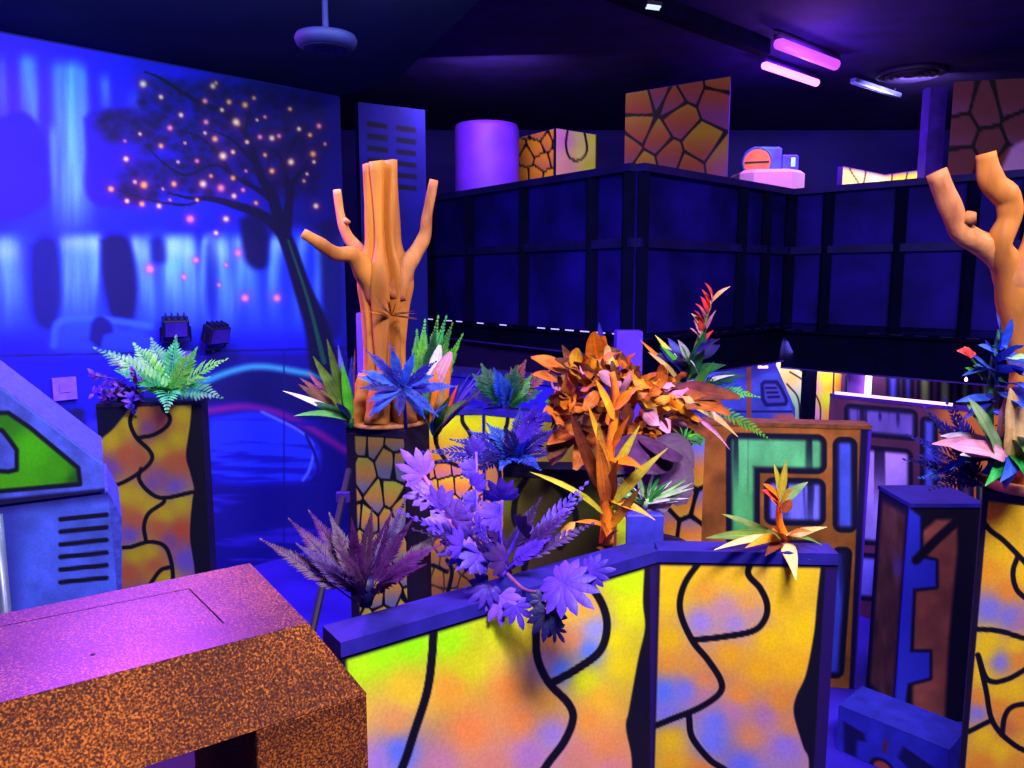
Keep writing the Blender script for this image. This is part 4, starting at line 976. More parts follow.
for (p, r) in (((0, 627), (189, 589)), ((189, 589), (224, 624))):
    a, b = atz(*p, ZTB), atz(*r, ZTB)
    if p[0] == 0: a = a-(b-a)*.5
    MB().bar(a, b, .0022, .0012).obj('hatch_seam', gm, tpl)
MB().lathe(atz(93, 655, ZTB), [(.003, -.001), (.003, .0012), (.001, .002)], 10).obj('screw', gm, tpl)
# things beneath it
hatm = mat('green_window', (40, 190, 60), (20, 130, 50), scale=9)
T = thing('floor_console', 'low dark blue console with a green window, under the speckled table', 'console', (*(q1-e1*.39+e2*.57), 0))
cc = q1-e1*.1+e2*(dep+.2)
P = lambda s, r: q1+e1*s+e2*r
MB().prism([P(-.9, .40), P(.12, .40), P(.12, .74), P(-.9, .74)], 0, .80, .03).obj('body', mat('floor_console_navy', (24, 12, 66), (16, 8, 50)), T)
MB().prism([P(-.56, .42), P(-.14, .42), P(-.20, .52), P(-.56, .52)], .80, .812, .004).obj('green_window', hatm, T)
for k in range(7): MB().bar(V((*P(-.06+k*.022, .45), .804)), V((*P(-.03+k*.022, .60), .804)), .008, .010).obj('rib', mat('rib_violet', (54, 30, 130), (40, 22, 100)), T)

# ================================================================== LEFT CONSOLE
YC = 2.05
ce = V((.88, .475, 0)).normalized(); cn = V((-ce.y, ce.x, 0)); co = at(103, 463, 2.2)
def g(px, py, back=0):
    d = ray(px, py); o_ = V((0, 0, CAMZ))
    return o_+d*((co-o_).dot(cn)/d.dot(cn))+cn*back
CB = thing('wedge_console', 'blue speckled wedge-shaped console with a green triangular window and vent slots', 'console', (*(g(20, 500)+cn*.2).xy, 0))
mcb = mat('console_speckle', (66, 80, 210), (48, 52, 175), scale=60, rough=.55)
def ext(pts, Y0, Y1):
    n = len(pts)
    return MB().add([g(*p)+cn*Y0 for p in pts]+[g(*p)+cn*Y1 for p in pts], [tuple(range(n)), tuple(range(2*n-1, n-1, -1))]+[(i, i+n, (i+1) % n+n, (i+1) % n) for i in range(n)])
ext([(-120, 297), (0, 386), (103, 463), (105, 491), (-120, 520)], 0, .42).obj('hood', mcb, CB)
ext([(-110, 519), (10, 504), (108, 492), (122, 519), (122, 640), (-110, 640)], .012, .40).obj('cabinet', mcb, CB)
q_ = [g(-110, 640, .03), g(121, 640, .03), g(121, 640, .38), g(-110, 640, .38)]
MB().prism([p.xy for p in q_], 0, min(p.z for p in q_)+.02).obj('base', mcb, CB)
def fhood(x, y, u, v):
    C = np.array((70, 86, 218.))*(.7+.6*fbm(x*.05, y*.05)[:, None])
    C = over(C, (34, 28, 120), .7*sst(500, 512, y+.13*x)*0)
    P = [(-40, 414), (8, 413), (30, 428), (78, 468), (80, 484), (0, 491), (-40, 494), (-40, 468), (8, 472), (17, 470), (17, 450), (10, 440), (2, 430), (-40, 430)]
    d = sdpoly(x, y, P); C = over(C, (8, 12, 40), 1-sst(1.5, 3.5, d))
    gr = idw(x, y, [(8, 420, (50, 150, 30)), (30, 450, (80, 220, 20)), (60, 472, (70, 190, 20)), (20, 484, (80, 200, 20)), (-20, 480, (90, 200, 20)), (76, 482, (30, 100, 30))], 3)
    m = (1-sst(-3.5, -.5, d))[:, None]; C = C*(1-m)+gr*.82*m
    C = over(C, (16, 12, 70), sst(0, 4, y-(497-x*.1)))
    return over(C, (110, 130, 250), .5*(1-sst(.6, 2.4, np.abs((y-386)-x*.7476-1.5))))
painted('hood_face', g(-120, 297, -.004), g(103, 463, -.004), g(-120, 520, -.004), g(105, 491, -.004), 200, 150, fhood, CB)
def fcab(x, y, u, v):
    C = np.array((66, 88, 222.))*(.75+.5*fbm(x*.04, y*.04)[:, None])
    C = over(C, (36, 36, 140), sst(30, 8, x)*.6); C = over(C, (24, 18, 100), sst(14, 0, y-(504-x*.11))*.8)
    for k in range(6):
        yy = 517+k*12.6
        C = over(C, (10, 7, 40), 1-sst(1.8, 3, dpoly(x, y, [(60.5, yy+2.3), (106.5, yy-2.2)])))
    return C
o = cn*.008
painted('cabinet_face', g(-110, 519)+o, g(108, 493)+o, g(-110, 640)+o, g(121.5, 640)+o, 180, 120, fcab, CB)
ga_ = g(-3, 512, -.03); 
MB().tube([V((ga_.x, ga_.y, .0)), V((ga_.x, ga_.y, ga_.z))], .016, 12).obj('pipe', mat('pipe_grey', (130, 140, 175), (90, 96, 140), metal=.4, rough=.35), CB, True)
# ================================================================== CARVED STUMPS
M_wood = mat('carved_wood', (214, 136, 56), (128, 66, 34), scale=11, stretch=(1, 1, .16), rough=.6, spec=.2, bump=.5, lo=.3, hi=.72)
M_wood2 = mat('carved_wood_pale', (216, 144, 86), (150, 80, 56), scale=14, rough=.6, spec=.2, bump=.45, stretch=(1, 1, .4))
def stump_trunk(T, c, prof, grooves, m, name='trunk', n=110, cut=.0, seed=0, px=0):
    """prof: (z, radius, dx) rings; grooves run up the trunk"""
    rr = random.Random(seed); ph = [rr.uniform(0, 6.28) for _ in range(5)]
    vs = []; P = [np.array(p, float) for p in prof]; Q = smooth(P, 5)
    for i, (z, r, dx) in enumerate(Q):
        for k in range(n):
            a = 2*PI*k/n
            f = 1.0
            for (g0, gw, gd, gs) in grooves:
                da = (a-g0-gs*(z-c.z)-.12*math.sin(z*11+g0*3)+PI) % (2*PI)-PI
                f -= gd*math.exp(-(da/gw)**2)
            f *= 1+.05*math.sin(3*a+ph[2]+z*5)+.025*math.sin(z*17+2*a)
            zz = z+(cut*math.cos(a-.4) if i == len(Q)-1 else 0)
            vs.append((c.x+dx+math.cos(a)*r*f, c.y+math.sin(a)*r*f*.85, zz))
    m_ = len(Q)
    fs = [(i*n+k, i*n+(k+1) % n, (i+1)*n+(k+1) % n, (i+1)*n+k) for i in range(m_-1) for k in range(n)]
    fs += [tuple(range(n))[::-1], tuple((m_-1)*n+k for k in range(n))]
    o = MB().add(vs, fs).obj(name, m, T, False)
    o.data.polygons.foreach_set('use_smooth', [True]*(len(fs)-2)+[False, False])
    return o
def branch(T, pts, rad, m, name='branch', seed=0, n=12):
    q = smooth([(*p, r) for p, r in zip([tuple(V(p)) for p in pts], rad)], 5)
    return MB().tube([V(p[:3]) for p in q], [p[3] for p in q], n, True, .07, seed).obj(name, m, T, True)
Ys = 2.60
S1 = thing('carved_stump', 'carved tan tree stump with three upright cut branches and a fluted trunk', 'stump', V((at(385, 425, Ys).x, Ys, 1.212)))
sc = at(385, 425, Ys); zz = lambda py: at(385, py, Ys).z; mpp = Ys/F*1.0
cx = V((at(387, 425, Ys).x, Ys, 1.212))
stump_trunk(S1, cx, [(1.21, .135, 0), (zz(415), .125, 0), (zz(400), .100, 0), (zz(380), .083, .0), (zz(350), .076, 0), (zz(310), .082, .0), (zz(285), .098, 0), (zz(265), .090, 0), (zz(245), .064, -.002), (zz(215), .060, -.003), (zz(162), .061, -.004)], [(-1.15, .17, .62, .12), (-2.05, .16, .36, -.15), (-.45, .18, .22, .1), (-2.9, .25, .25, 0), (.4, .25, .25, 0), (1.3, .25, .35, 0), (2.2, .25, .3, 0)], M_wood, cut=.008, seed=5)
MB().lathe(V((cx.x, cx.y, 1.2125)), [(.135, 0), (.143, .006), (.137, .014), (.10, .016)], 40).obj('base_ring', M_wood2, S1, True)
k_ = lambda px, py, o=0: at(px, py, Ys-o)
for i, (pts, rad) in enumerate((([k_(379, 296, .02), k_(366, 274, .05), k_(354, 256, .08), k_(337, 254, .10), k_(322, 245, .12), k_(303, 233, .13)], [.045, .038, .027, .024, .021, .015]),
                  ([k_(377, 280, -.02), k_(366, 258, -.03), k_(350, 240, -.04), k_(341, 218, -.05), k_(337, 190, -.06)], [.036, .026, .020, .016, .013]),
                  ([k_(396, 296, .0), k_(404, 272, .01), k_(414, 255, .02), k_(425, 235, .02), k_(427, 215, .03), k_(434, 180, .03)], [.044, .036, .026, .021, .018, .014]))):
    bb = branch(S1, pts, rad, M_wood if i == 0 else M_wood2, seed=i+2)
    if i == 1: kb = bb
branch(kb, [k_(344, 221, -.05), k_(349, 222, -.02)], [.014, .006], M_wood2, 'branch_knot', 4, 10)
for (a, r0) in ((-2.5, .045), (-1.7, .05), (-.9, .045), (-.2, .035), (3.4, .035)):
    d = V((math.cos(a), math.sin(a)*.85, 0))
    branch(S1, [cx+d*.075+V((0, 0, .17)), cx+d*.10+V((0, 0, .07)), cx+d*.135+V((0, 0, .012))], [r0*.5, r0*.85, r0*.8], M_wood, 'root', int(a*10) % 7)

Y2 = 2.12
S2 = thing('carved_stump', 'tan forked stump with two knobbly branches at the edge of the picture', 'stump', V((at(1024, 490, Y2).x, Y2, 1.112)))
k2 = lambda px, py, o=0: at(px, py, Y2-o)
z2 = lambda py: at(1020, py, Y2).z
c2_ = V((at(1024, 490, Y2).x, Y2, 1.11))
stump_trunk(S2, c2_, [(1.112, .10, 0), (z2(478), .095, 0), (z2(455), .082, 0), (z2(420), .072, 0), (z2(370), .066, 0), (z2(320), .062, 0), (z2(285), .056, -.008), (z2(262), .04, -.012)], [(-1.3, .2, .25, .3), (-2.4, .2, .25, -.3), (-.3, .2, .25, .2), (1, .3, .3, 0), (2.3, .3, .3, 0)], M_wood, seed=9)
MB().lathe(V((c2_.x, c2_.y, 1.1125)), [(.10, 0), (.115, .008), (.12, .03), (.112, .035), (.095, .02)], 40).obj('base_ring', M_wood2, S2, True)
kb = branch(S2, [k2(1028, 372, -.01), k2(1022, 320, .0), k2(1013, 278, .02), k2(995, 252, .03), k2(962, 232, .04), k2(950, 205, .05), k2(936, 172, .05)], [.04, .052, .046, .034, .030, .027, .025], M_wood2, seed=2)
branch(S2, [k2(1030, 380, .0), k2(1022, 320, .01), k2(1008, 268, .03), k2(1000, 244, .05), k2(1009, 218, .05), k2(1008, 198, .05), k2(992, 182, .05), k2(986, 153, .05)], [.04, .05, .038, .030, .028, .034, .030, .024], M_wood, seed=5)
branch(kb, [k2(968, 222, .06), k2(972, 212, .07)], [.02, .012], M_wood2, 'branch_knot', 4, 10)
branch(S2, [k2(1020, 270, -.03), k2(1036, 240, -.04), k2(1040, 200, -.05), k2(1050, 165, -.05)], [.035, .03, .026, .02], M_wood, seed=8)

# ================================================================== PLANTS
G1, G2, G3 = lm('fresh_green', (40, 165, 35), (100, 190, 45)), lm('mid_green', (40, 130, 50), (90, 165, 70)), lm('deep_green', (12, 62, 40), (20, 95, 60))
MINT = lm('mint', (45, 175, 80), (20, 115, 45)); BLUE = lm('blue', (36, 70, 215), (60, 110, 240)); DBL = lm('dark_blue', (26, 22, 130), (44, 40, 190))
NVY = lm('navy', (22, 14, 80), (36, 26, 130)); VIO = lm('violet', (100, 54, 230), (62, 34, 190)); LVI = lm('pale_violet', (150, 92, 255), (120, 70, 245)); DVI = lm('dark_violet', (48, 22, 100), (72, 30, 125))
DVP = lm('plum', (62, 16, 92), (92, 30, 120)); PNKS = lm('pink_stem', (190, 100, 180), (160, 80, 190)); ORG = lm('orange', (250, 140, 20), (235, 110, 20)); ORB = lm('orange_brown', (232, 126, 44), (176, 80, 34)); BRO = lm('brown', (130, 58, 30), (80, 34, 26)); GOLD = lm('gold', (250, 180, 40), (235, 140, 30))
YELW = lm('yellow', (240, 220, 60), (205, 190, 60)); WHT = lm('white', (215, 205, 235), (190, 170, 225)); PNK = lm('pink', (230, 150, 170), (210, 130, 190)); RED = lm('red', (240, 70, 50), (215, 50, 60)); OLI = lm('olive', (120, 150, 50), (70, 100, 40)); MAU = lm('mauve', (96, 50, 110), (70, 34, 90)); PALE = lm('pale_green', (170, 205, 150), (120, 170, 110))
CREAM = lm('cream', (240, 205, 140), (230, 170, 110))
def rd(a=1): return R.uniform(-a, a)

# fern on the left planter
def c_(px, py, Y): return at(px, py, Y)
Yp = 2.94
P = Plant('fern_plant', 'bright green fern on top of the yellow planter by the mural', 'fern', V((c_(172, 398, Yp).x, Yp, PL_a.z)))
b0 = V((c_(172, 400, Yp).x, Yp, PL_a.z+.005))
for i, (px, py, dy, m, arc) in enumerate(((96, 349, .05, MINT, .15), (118, 372, -.1, MINT, .14), (135, 345, .1, G1, .12), (152, 340, .16, MINT, .08), (176, 338, .12, MINT, .06), (196, 350, .05, G1, .1), (226, 360, -.02, G1, .16), (221, 398, -.10, MINT, .3), (167, 412, -.22, MINT, .42), (208, 378, .15, G1, .2), (140, 392, -.18, G1, .2), (112, 355, -.02, G2, .16))):
    P.frond(b0+V((rd(.008), rd(.008), 0)), c_(px, py, Yp+dy), m, arc=arc, N=15, ll=.062, lw=.017, r=.003, n=(rd(.3), -.5, .8))
P.stem([b0-V((0, 0, .004)), b0+V((0, 0, .03))], .014, G3, 'crown')
# dark bushy plant to its left
P = Plant('bushy_plant', 'dark violet bushy plant drooping off the left of the yellow planter', 'plant', V((c_(138, 400, 2.92).x, 2.92, PL_a.z)))
b0 = V((c_(138, 402, 2.90).x, 2.90, PL_a.z+.01))
for i in range(11):
    e = c_(R.uniform(88, 142), R.uniform(366, 412), 2.86+rd(.1)); mb = MB(); c = (b0+e)/2+V((0, 0, .03))
    mb.tube([b0, c, e], [.004, .003, .002], 5)
    for j in range(22):
        t = R.uniform(.15, 1); p = bez(b0, c, e, t); d = V((rd(), rd(), rd())).normalized()
        leaf(mb, p, p+d*R.uniform(.022, .04), .015, seg=3, prof='oval')
    mb.obj('sprig', (DVI, DBL, VIO)[i % 3], P.o, True)

# --- around the stump
def dirs(P, b, lst, W, **k):
    for (px, py, Y, m, w, arc) in lst: P.leaf(b+V((rd(.006), rd(.006), rd(.004))), c_(px, py, Y), w, m, arc=arc, **k)
pb_ = c_(350, 392, 2.50); pb_.z = 1.235
P = Plant('leafy_plant', 'spiky green plant with one white leaf left of the carved stump', 'plant', V((pb_.x, pb_.y, 1.212)))
dirs(P, pb_, [(283, 391, 2.42, WHT, .026, .12), (294, 416, 2.38, G2, .030, .22), (313, 356, 2.46, OLI, .042, .04), (327, 339, 2.5, OLI, .036, .03), (342, 362, 2.46, G1, .034, .03), (320, 390, 2.36, OLI, .03, .1), (300, 378, 2.55, BRO, .034, .1), (298, 384, 2.5, BRO, .04, .05), (308, 372, 2.6, BRO, .03, .1), (338, 345, 2.56, DBL, .03, .06), (330, 350, 2.6, NVY, .03, .1), (305, 401, 2.44, G3, .034, .16), (336, 403, 2.38, BLUE, .03, .1), (352, 356, 2.52, DBL, .024, .05), (355, 348, 2.58, BRO, .012, .0)], .03, seg=8)
P.stem([pb_-V((0, 0, .02)), pb_+V((0, 0, .01))], .012, G3)
pb_ = c_(403, 388, 2.43)
P = Plant('starry_plant', 'bright blue feathery star-shaped plant at the front foot of the stump', 'plant', V((pb_.x, pb_.y, 1.212)))
for i in range(15):
    a = i/15*6.28+rd(.15); l = R.uniform(.10, .165)
    d = V((math.cos(a), -.25+rd(.25), math.sin(a)*.62+.12)).normalized()
    P.frond(pb_, pb_+d*l*(1.0+.15*rd()), (BLUE, BLUE, DBL)[i % 3], arc=.1+rd(.1), N=17, ll=.032, lw=.008, r=.003, sweep=1.4, start=.1, n=(0, -.8, .5))
P.stem([pb_+V((0, .05, 1.214-pb_.z)), pb_+V((0, .01, 0))], .006, DBL)
pb_ = c_(420, 398, 2.66); pb_.z = 1.2
P = Plant('bushy_plant', 'green needle-leaved bush behind the carved stump', 'plant', V((pb_.x, 2.7, 1.12)))
for (px, py) in ((446, 318), (436, 326), (425, 322), (450, 334), (417, 332), (458, 345), (432, 340), (455, 358), (424, 345), (444, 345), (438, 318), (452, 325), (462, 336)):
    mb = MB(); e = c_(px, py, 2.70+rd(.06)); frond(mb, pb_+V((rd(.02), rd(.02), 0)), e, arc=.06, N=20, ll=.05, lw=.012, sweep=1.2, start=.3)
    mb.obj('sprig', (G1, G2, MINT, G3)[R.randrange(4)], P.o, True)
pb2 = c_(428, 402, 2.60)
P.leaf(pb2, c_(451, 352, 2.64), .06, PNK, arc=.2, prof='oval'); P.leaf(pb2, c_(440, 345, 2.66), .05, WHT, arc=.2, prof='oval')
pb_ = c_(434, 400, 2.55); pb_.z = 1.17
P = Plant('leafy_plant', 'small plant with orange tips and a broad olive leaf right of the stump', 'plant', V((pb_.x, pb_.y, 1.13)))
dirs(P, pb_, [(452, 361, 2.6, ORG, .035, .1), (446, 376, 2.5, CREAM, .03, .1), (436, 370, 2.55, ORG, .04, .1), (458, 384, 2.52, RED, .022, .1), (464, 378, 2.56, NVY, .022, .08), (470, 374, 2.56, DBL, .018, .1), (478, 380, 2.56, VIO, .016, .1), (482, 368, 2.6, VIO, .015, .05), (474, 392, 2.52, DBL, .02, .12), (466, 400, 2.4, OLI, .055, .14), (448, 404, 2.38, BLUE, .03, .18), (452, 394, 2.4, G2, .04, .1), (440, 408, 2.42, BLUE, .03, .2), (484, 388, 2.58, DVI, .02, .1), (420, 360, 2.6, G3, .04, .05)], .03)
P.stem([pb_+V((0, .05, -.03)), pb_+V((0, 0, .02))], .008, BRO)
pb_ = c_(390, 316, 2.50)
P = Plant('twig_tuft', 'dry brown twig tuft stuck in the front of the carved trunk', 'twigs', pb_)
for i in range(15):
    a = R.uniform(-.6, 3.3); l = R.uniform(.05, .10)
    P.leaf(pb_+V((0, .03, 0)), pb_+V((math.cos(a)*l*.9+.01, -.04-R.random()*.04, math.sin(a)*l*.9)), .006, (BRO, ORB, WHT)[0 if i < 9 else (1 if i < 14 else 2)], part='twig', arc=rd(.1))
# --- fronds behind: green and blue on the far lime panel
pb_ = V((c_(505, 410, 3.38).x, 3.38, 1.133))
P = Plant('fern_plant', 'dark green and blue fern standing on the far lime panel', 'fern', pb_)
for (px, py, Y, m, a) in ((494, 370, 3.30, BLUE, .05), (502, 378, 3.26, BLUE, .1), (482, 366, 3.42, G3, .1), (474, 376, 3.4, G3, .15), (516, 368, 3.4, G3, .1), (530, 378, 3.4, G2, .2), (540, 392, 3.35, G3, .2), (512, 385, 3.3, BLUE, .1), (468, 390, 3.36, NVY, .2), (548, 372, 3.42, BRO, .1), (525, 362, 3.42, BRO, .1)):
    P.frond(pb_+V((rd(.02), rd(.02), 0)), c_(px, py, Y), m, arc=a, N=14, ll=.06, lw=.02)
# --- blue-violet fern clump on the olive panel
pb_ = V((c_(515, 464, 2.33).x, 2.335, 1.134))
P = Plant('fern_plant', 'blue fern sprawling over the left end of the olive panel', 'fern', pb_)
for (px, py, Y, m, a) in ((424, 452, 2.2, DBL, .12), (440, 462, 2.15, DBL, .14), (452, 440, 2.3, DBL, .15), (470, 432, 2.32, DBL, .14), (488, 425, 2.34, BLUE, .12), (478, 466, 2.1, NVY, .2), (462, 478, 2.12, NVY, .22), (536, 404, 2.36, VIO, .05), (548, 408, 2.4, VIO, .08), (520, 410, 2.4, DBL, .05), (556, 430, 2.32, DBL, .1), (540, 470, 2.12, BLUE, .2), (555, 455, 2.2, DBL, .15), (505, 428, 2.28, NVY, .1), (528, 440, 2.2, BLUE, .1), (500, 470, 2.12, BLUE, .2)):
    P.frond(pb_+V((rd(.02), rd(.01), 0)), c_(px, py, Y), m, arc=a, N=18, ll=.042, lw=.011, sweep=.7)

# --- purple lobed plant on the front panel
Ya = 1.48
pb_ = V((c_(505, 592, 1.49).x, 1.49, 1.113))
P = Plant('lobed_plant', 'violet plant with deeply lobed leaves sprawling over the front lime panel', 'plant', pb_)
def sprig(base, mid, tip, m, ms, L=.05, W=.017, nl=7, st=.35, r=(.006, .003), up=.4):
    base, mid, tip = V(base), V(mid), V(tip)
    P.stem([base, mid, tip], r, ms)
    for i in range(nl):
        t = st+(1-st)*i/(nl-1); p = bez(base, mid*2-(base+tip)/2, tip, t); tg = nrm(tip-base)
        sd = nrm(tg.cross(V((0, -1, .2)))); s = 1 if i % 2 else -1
        d = nrm(tg*.7+sd*s*.8+V((rd(.2), -.25+rd(.25), rd(.2)))) if i < nl-1 else tg
        P.lobed(p, d, V((rd(.3), -.85, .5)), L*R.uniform(.8, 1.15), W, k=7, spread=1.35, m=m)
b0 = pb_
sprig(b0, c_(462, 540, 1.42), c_(424, 476, 1.44), LVI, PNKS, .058, .017, 6, .42, (.008, .004))
sprig(b0, c_(480, 530, 1.45), c_(476, 452, 1.5), VIO, LVI, .042, .013, 4, .7)
sprig(b0, c_(500, 540, 1.40), c_(502, 500, 1.38), VIO, LVI, .055, .017, 2, .8)
sprig(b0, c_(490, 560, 1.38), c_(462, 545, 1.34), VIO, VIO, .05, .016, 2, .7)
sprig(b0, c_(500, 572, 1.38), c_(520, 530, 1.36), DVI, VIO, .05, .016, 2, .7)
for (px, py, Y, m, a_, ll) in ((400, 512, 1.36, VIO, .1, .034), (414, 530, 1.34, DVI, .12, .03), (586, 484, 1.58, VIO, .06, .036), (580, 500, 1.56, VIO, .06, .034), (566, 514, 1.5, DVI, .08, .034), (592, 524, 1.55, DVI, .1, .03), (548, 540, 1.44, VIO, .1, .034), (404, 478, 1.4, LVI, .05, .03), (452, 500, 1.42, VIO, .1, .034), (445, 535, 1.36, DVI, .15, .034), (540, 500, 1.52, DVI, .06, .03), (480, 500, 1.46, DVI, .06, .03)):
    P.frond(b0+V((rd(.015), rd(.01), 0)), c_(px, py, Y), m, arc=a_, N=11, ll=ll, lw=.011, sweep=1.1, start=.3, r=.003)
P.stem([b0, c_(525, 590, 1.40), c_(548, 592, 1.34)], (.005, .003), PNKS)
for (px, py, Y, dx, dz, L, m, k) in ((563, 583, 1.33, .25, -.12, .072, VIO, 13), (548, 612, 1.32, -.1, -.6, .055, NVY, 9), (500, 596, 1.36, .05, -.8, .058, LVI, 9), (488, 585, 1.36, -.5, -.4, .05, VIO, 9), (516, 606, 1.35, .3, -.9, .045, VIO, 7), (555, 628, 1.33, .5, -.7, .03, NVY, 7), (590, 572, 1.34, .8, .2, .045, VIO, 9), (543, 600, 1.33, -.8, -.1, .03, NVY, 7), (470, 555, 1.36, -.6, .2, .05, LVI, 9), (455, 520, 1.38, .5, .6, .05, LVI, 9)):
    P.lobed(c_(px, py, Y), V((dx, -.25, dz)), V((.1, -.9, .45)), L, L*.27, k=k, spread=2.7 if k == 13 else 1.9, m=m)
P.stem([c_(548, 592, 1.34), c_(548, 612, 1.32), c_(560, 634, 1.32)], (.003, .002), DVI)

# --- dark purple fern at the left end of the front panel
pb_ = V((c_(366, 614, 1.33).x, 1.335, 1.113))
P = Plant('fern_plant', 'dark purple feathery fern at the left end of the front panel', 'fern', pb_)
for (px, py, Y, a) in ((262, 540, 1.36, .10), (290, 520, 1.42, .1), (310, 512, 1.45, .1), (330, 515, 1.4, .08), (352, 520, 1.34, .05), (372, 510, 1.4, .05), (392, 512, 1.42, .08), (412, 520, 1.4, .1), (440, 545, 1.36, .16), (445, 530, 1.42, .12), (425, 565, 1.28, .2), (312, 560, 1.26, .15), (335, 548, 1.24, .1), (385, 548, 1.24, .1), (345, 580, 1.22, .2), (400, 580, 1.24, .2), (298, 545, 1.34, .12), (405, 500, 1.44, .05)):
    P.frond(pb_+V((rd(.01), rd(.01), 0)), c_(px, py, Y), (DVP, DVI, MAU, DVP)[R.randrange(4)], arc=a, N=28, ll=.027, lw=.0058, sweep=.9, r=.0018, start=.25, n=(rd(.4), -.5, .7))
P.stem([pb_-V((0, 0, .001)), pb_+V((0, 0, .05))], (.012, .016), NVY, 'crown')

# --- orange corn-like plant
pb_ = V((c_(606, 556, 1.66).x, 1.66, 1.113))
P = Plant('corn_plant', 'tall orange corn-like plant with thick stalk on the front panel rail', 'plant', pb_)
P.stem([pb_-V((0, 0, .0)), c_(607, 525, 1.66), c_(606, 490, 1.66), c_(610, 450, 1.66), c_(616, 400, 1.67), c_(612, 372, 1.68)], (.017, .007), ORG, 'stalk')
for (x0, y0, x1, y1, Y, w, m, a) in ((606, 530, 575, 522, 1.58, .016, ORG, .25), (575, 522, 556, 540, 1.55, .02, GOLD, -.1), (604, 515, 530, 472, 1.55, .018, YELW, .16), (606, 545, 618, 530, 1.6, .022, ORG, .1), (608, 530, 640, 488, 1.58, .022, GOLD, -.1), (608, 510, 668, 448, 1.6, .026, YELW, .12), (606, 500, 570, 412, 1.6, .034, BRO, -.05), (606, 505, 598, 440, 1.58, .034, ORG, .05), (609, 480, 640, 425, 1.6, .02, YELW, .02), (609, 490, 598, 422, 1.58, .03, GOLD, -.06), (610, 470, 588, 405, 1.64, .018, GOLD, .02), (612, 450, 630, 415, 1.6, .018, ORG, .05), (608, 540, 600, 520, 1.6, .02, ORG, .05), (607, 500, 655, 520, 1.6, .02, GOLD, .2), (610, 460, 645, 470, 1.58, .026, ORG, .2), (614, 420, 596, 380, 1.62, .022, GOLD, .05), (614, 410, 640, 385, 1.62, .025, ORG, .1), (612, 500, 618, 460, 1.58, .03, ORB, .06), (608, 552, 596, 548, 1.62, .014, BRO, .1)):
    P.leaf(c_(x0, y0, (1.655 if (x0, y0) != (575, 522) else 1.58)), c_(x1, y1, Y), w, m, arc=a, seg=9, wave=.08)

# --- big orange-brown bush on the olive panel
pb_ = V((c_(622, 468, 2.33).x, 2.33, 1.134))
P = Plant('leafy_bush', 'large orange-brown leafy bush on the olive panel behind the corn-like plant', 'bush', pb_)
P.stem([pb_, c_(620, 440, 2.33), c_(612, 385, 2.33)], (.018, .01), BRO)
for j in range(7):
    e = c_((560, 580, 600, 640, 660, 690, 615)[j], (400, 375, 365, 365, 375, 400, 410)[j], 2.25+rd(.1)); P.stem([c_(620, 440, 2.33), (c_(620, 410, 2.33)+e)/2, e], (.009, .004), BRO)
big = [(600, 385, 593, 332, 2.2, .10, ORG, .02), (604, 385, 604, 336, 2.22, .075, ORG, .02), (606, 380, 599, 322, 2.32, .04, DBL, .02), (590, 388, 531, 358, 2.2, .085, ORB, .12), (595, 392, 555, 360, 2.18, .08, BRO, .15), (580, 395, 533, 375, 2.16, .075, ORB, .15), (640, 385, 605, 348, 2.25, .08, BRO, .1), (585, 400, 553, 418, 2.12, .08, ORG, .1), (590, 410, 548, 458, 2.12, .09, BRO, .1), (600, 420, 548, 445, 2.1, .08, ORB, .08), (575, 420, 552, 465, 2.15, .08, BRO, .1), (600, 405, 575, 470, 2.08, .09, ORB, .08), (660, 395, 740, 398, 2.15, .08, BRO, .15), (660, 400, 730, 415, 2.12, .09, ORB, .18), (650, 405, 710, 440, 2.1, .08, BRO, .15), (630, 400, 668, 372, 2.2, .075, ORB, .1), (580, 385, 562, 345, 2.3, .05, BRO, .05), (575, 400, 545, 402, 2.2, .05, MINT, .1)]
for (x0, y0, x1, y1, Y, w, m, a) in big: P.leaf(c_(x0, y0, 2.3), c_(x1, y1, Y), w*.8, m, arc=a, seg=12, prof='oval' if w > .07 else 'lance', wave=.09, tw=rd(.5))
for i in range(150):
    a = R.random()*6.28; q = R.random()**.5; px, py = 620+math.cos(a)*70*q, 402+math.sin(a)*46*q
    if px > 665 and py > 425: continue
    Y = 2.17-.10*math.cos(q*1.5)+rd(.07); p = c_(px, py, Y); d = V((math.cos(a)+rd(1.1), -.5+rd(.6), -math.sin(a)*.7+rd(1.0)+.05)).normalized()
    m = (ORB, ORB, ORG, GOLD, CREAM, ORG, ORB, PNK, GOLD, BRO)[R.randrange(10)]
    if py > 425 and px < 610: m = (BRO, ORB, BRO)[R.randrange(3)]
    P.leaf(p-d*.025, p+d*R.uniform(.03, .062), R.uniform(.022, .046), m, arc=rd(.3), seg=7, prof=('oval', 'lance')[i % 2], wave=.16, fold=rd(.5), tw=rd(1.0), n=(rd(), -.7, rd()+.4))
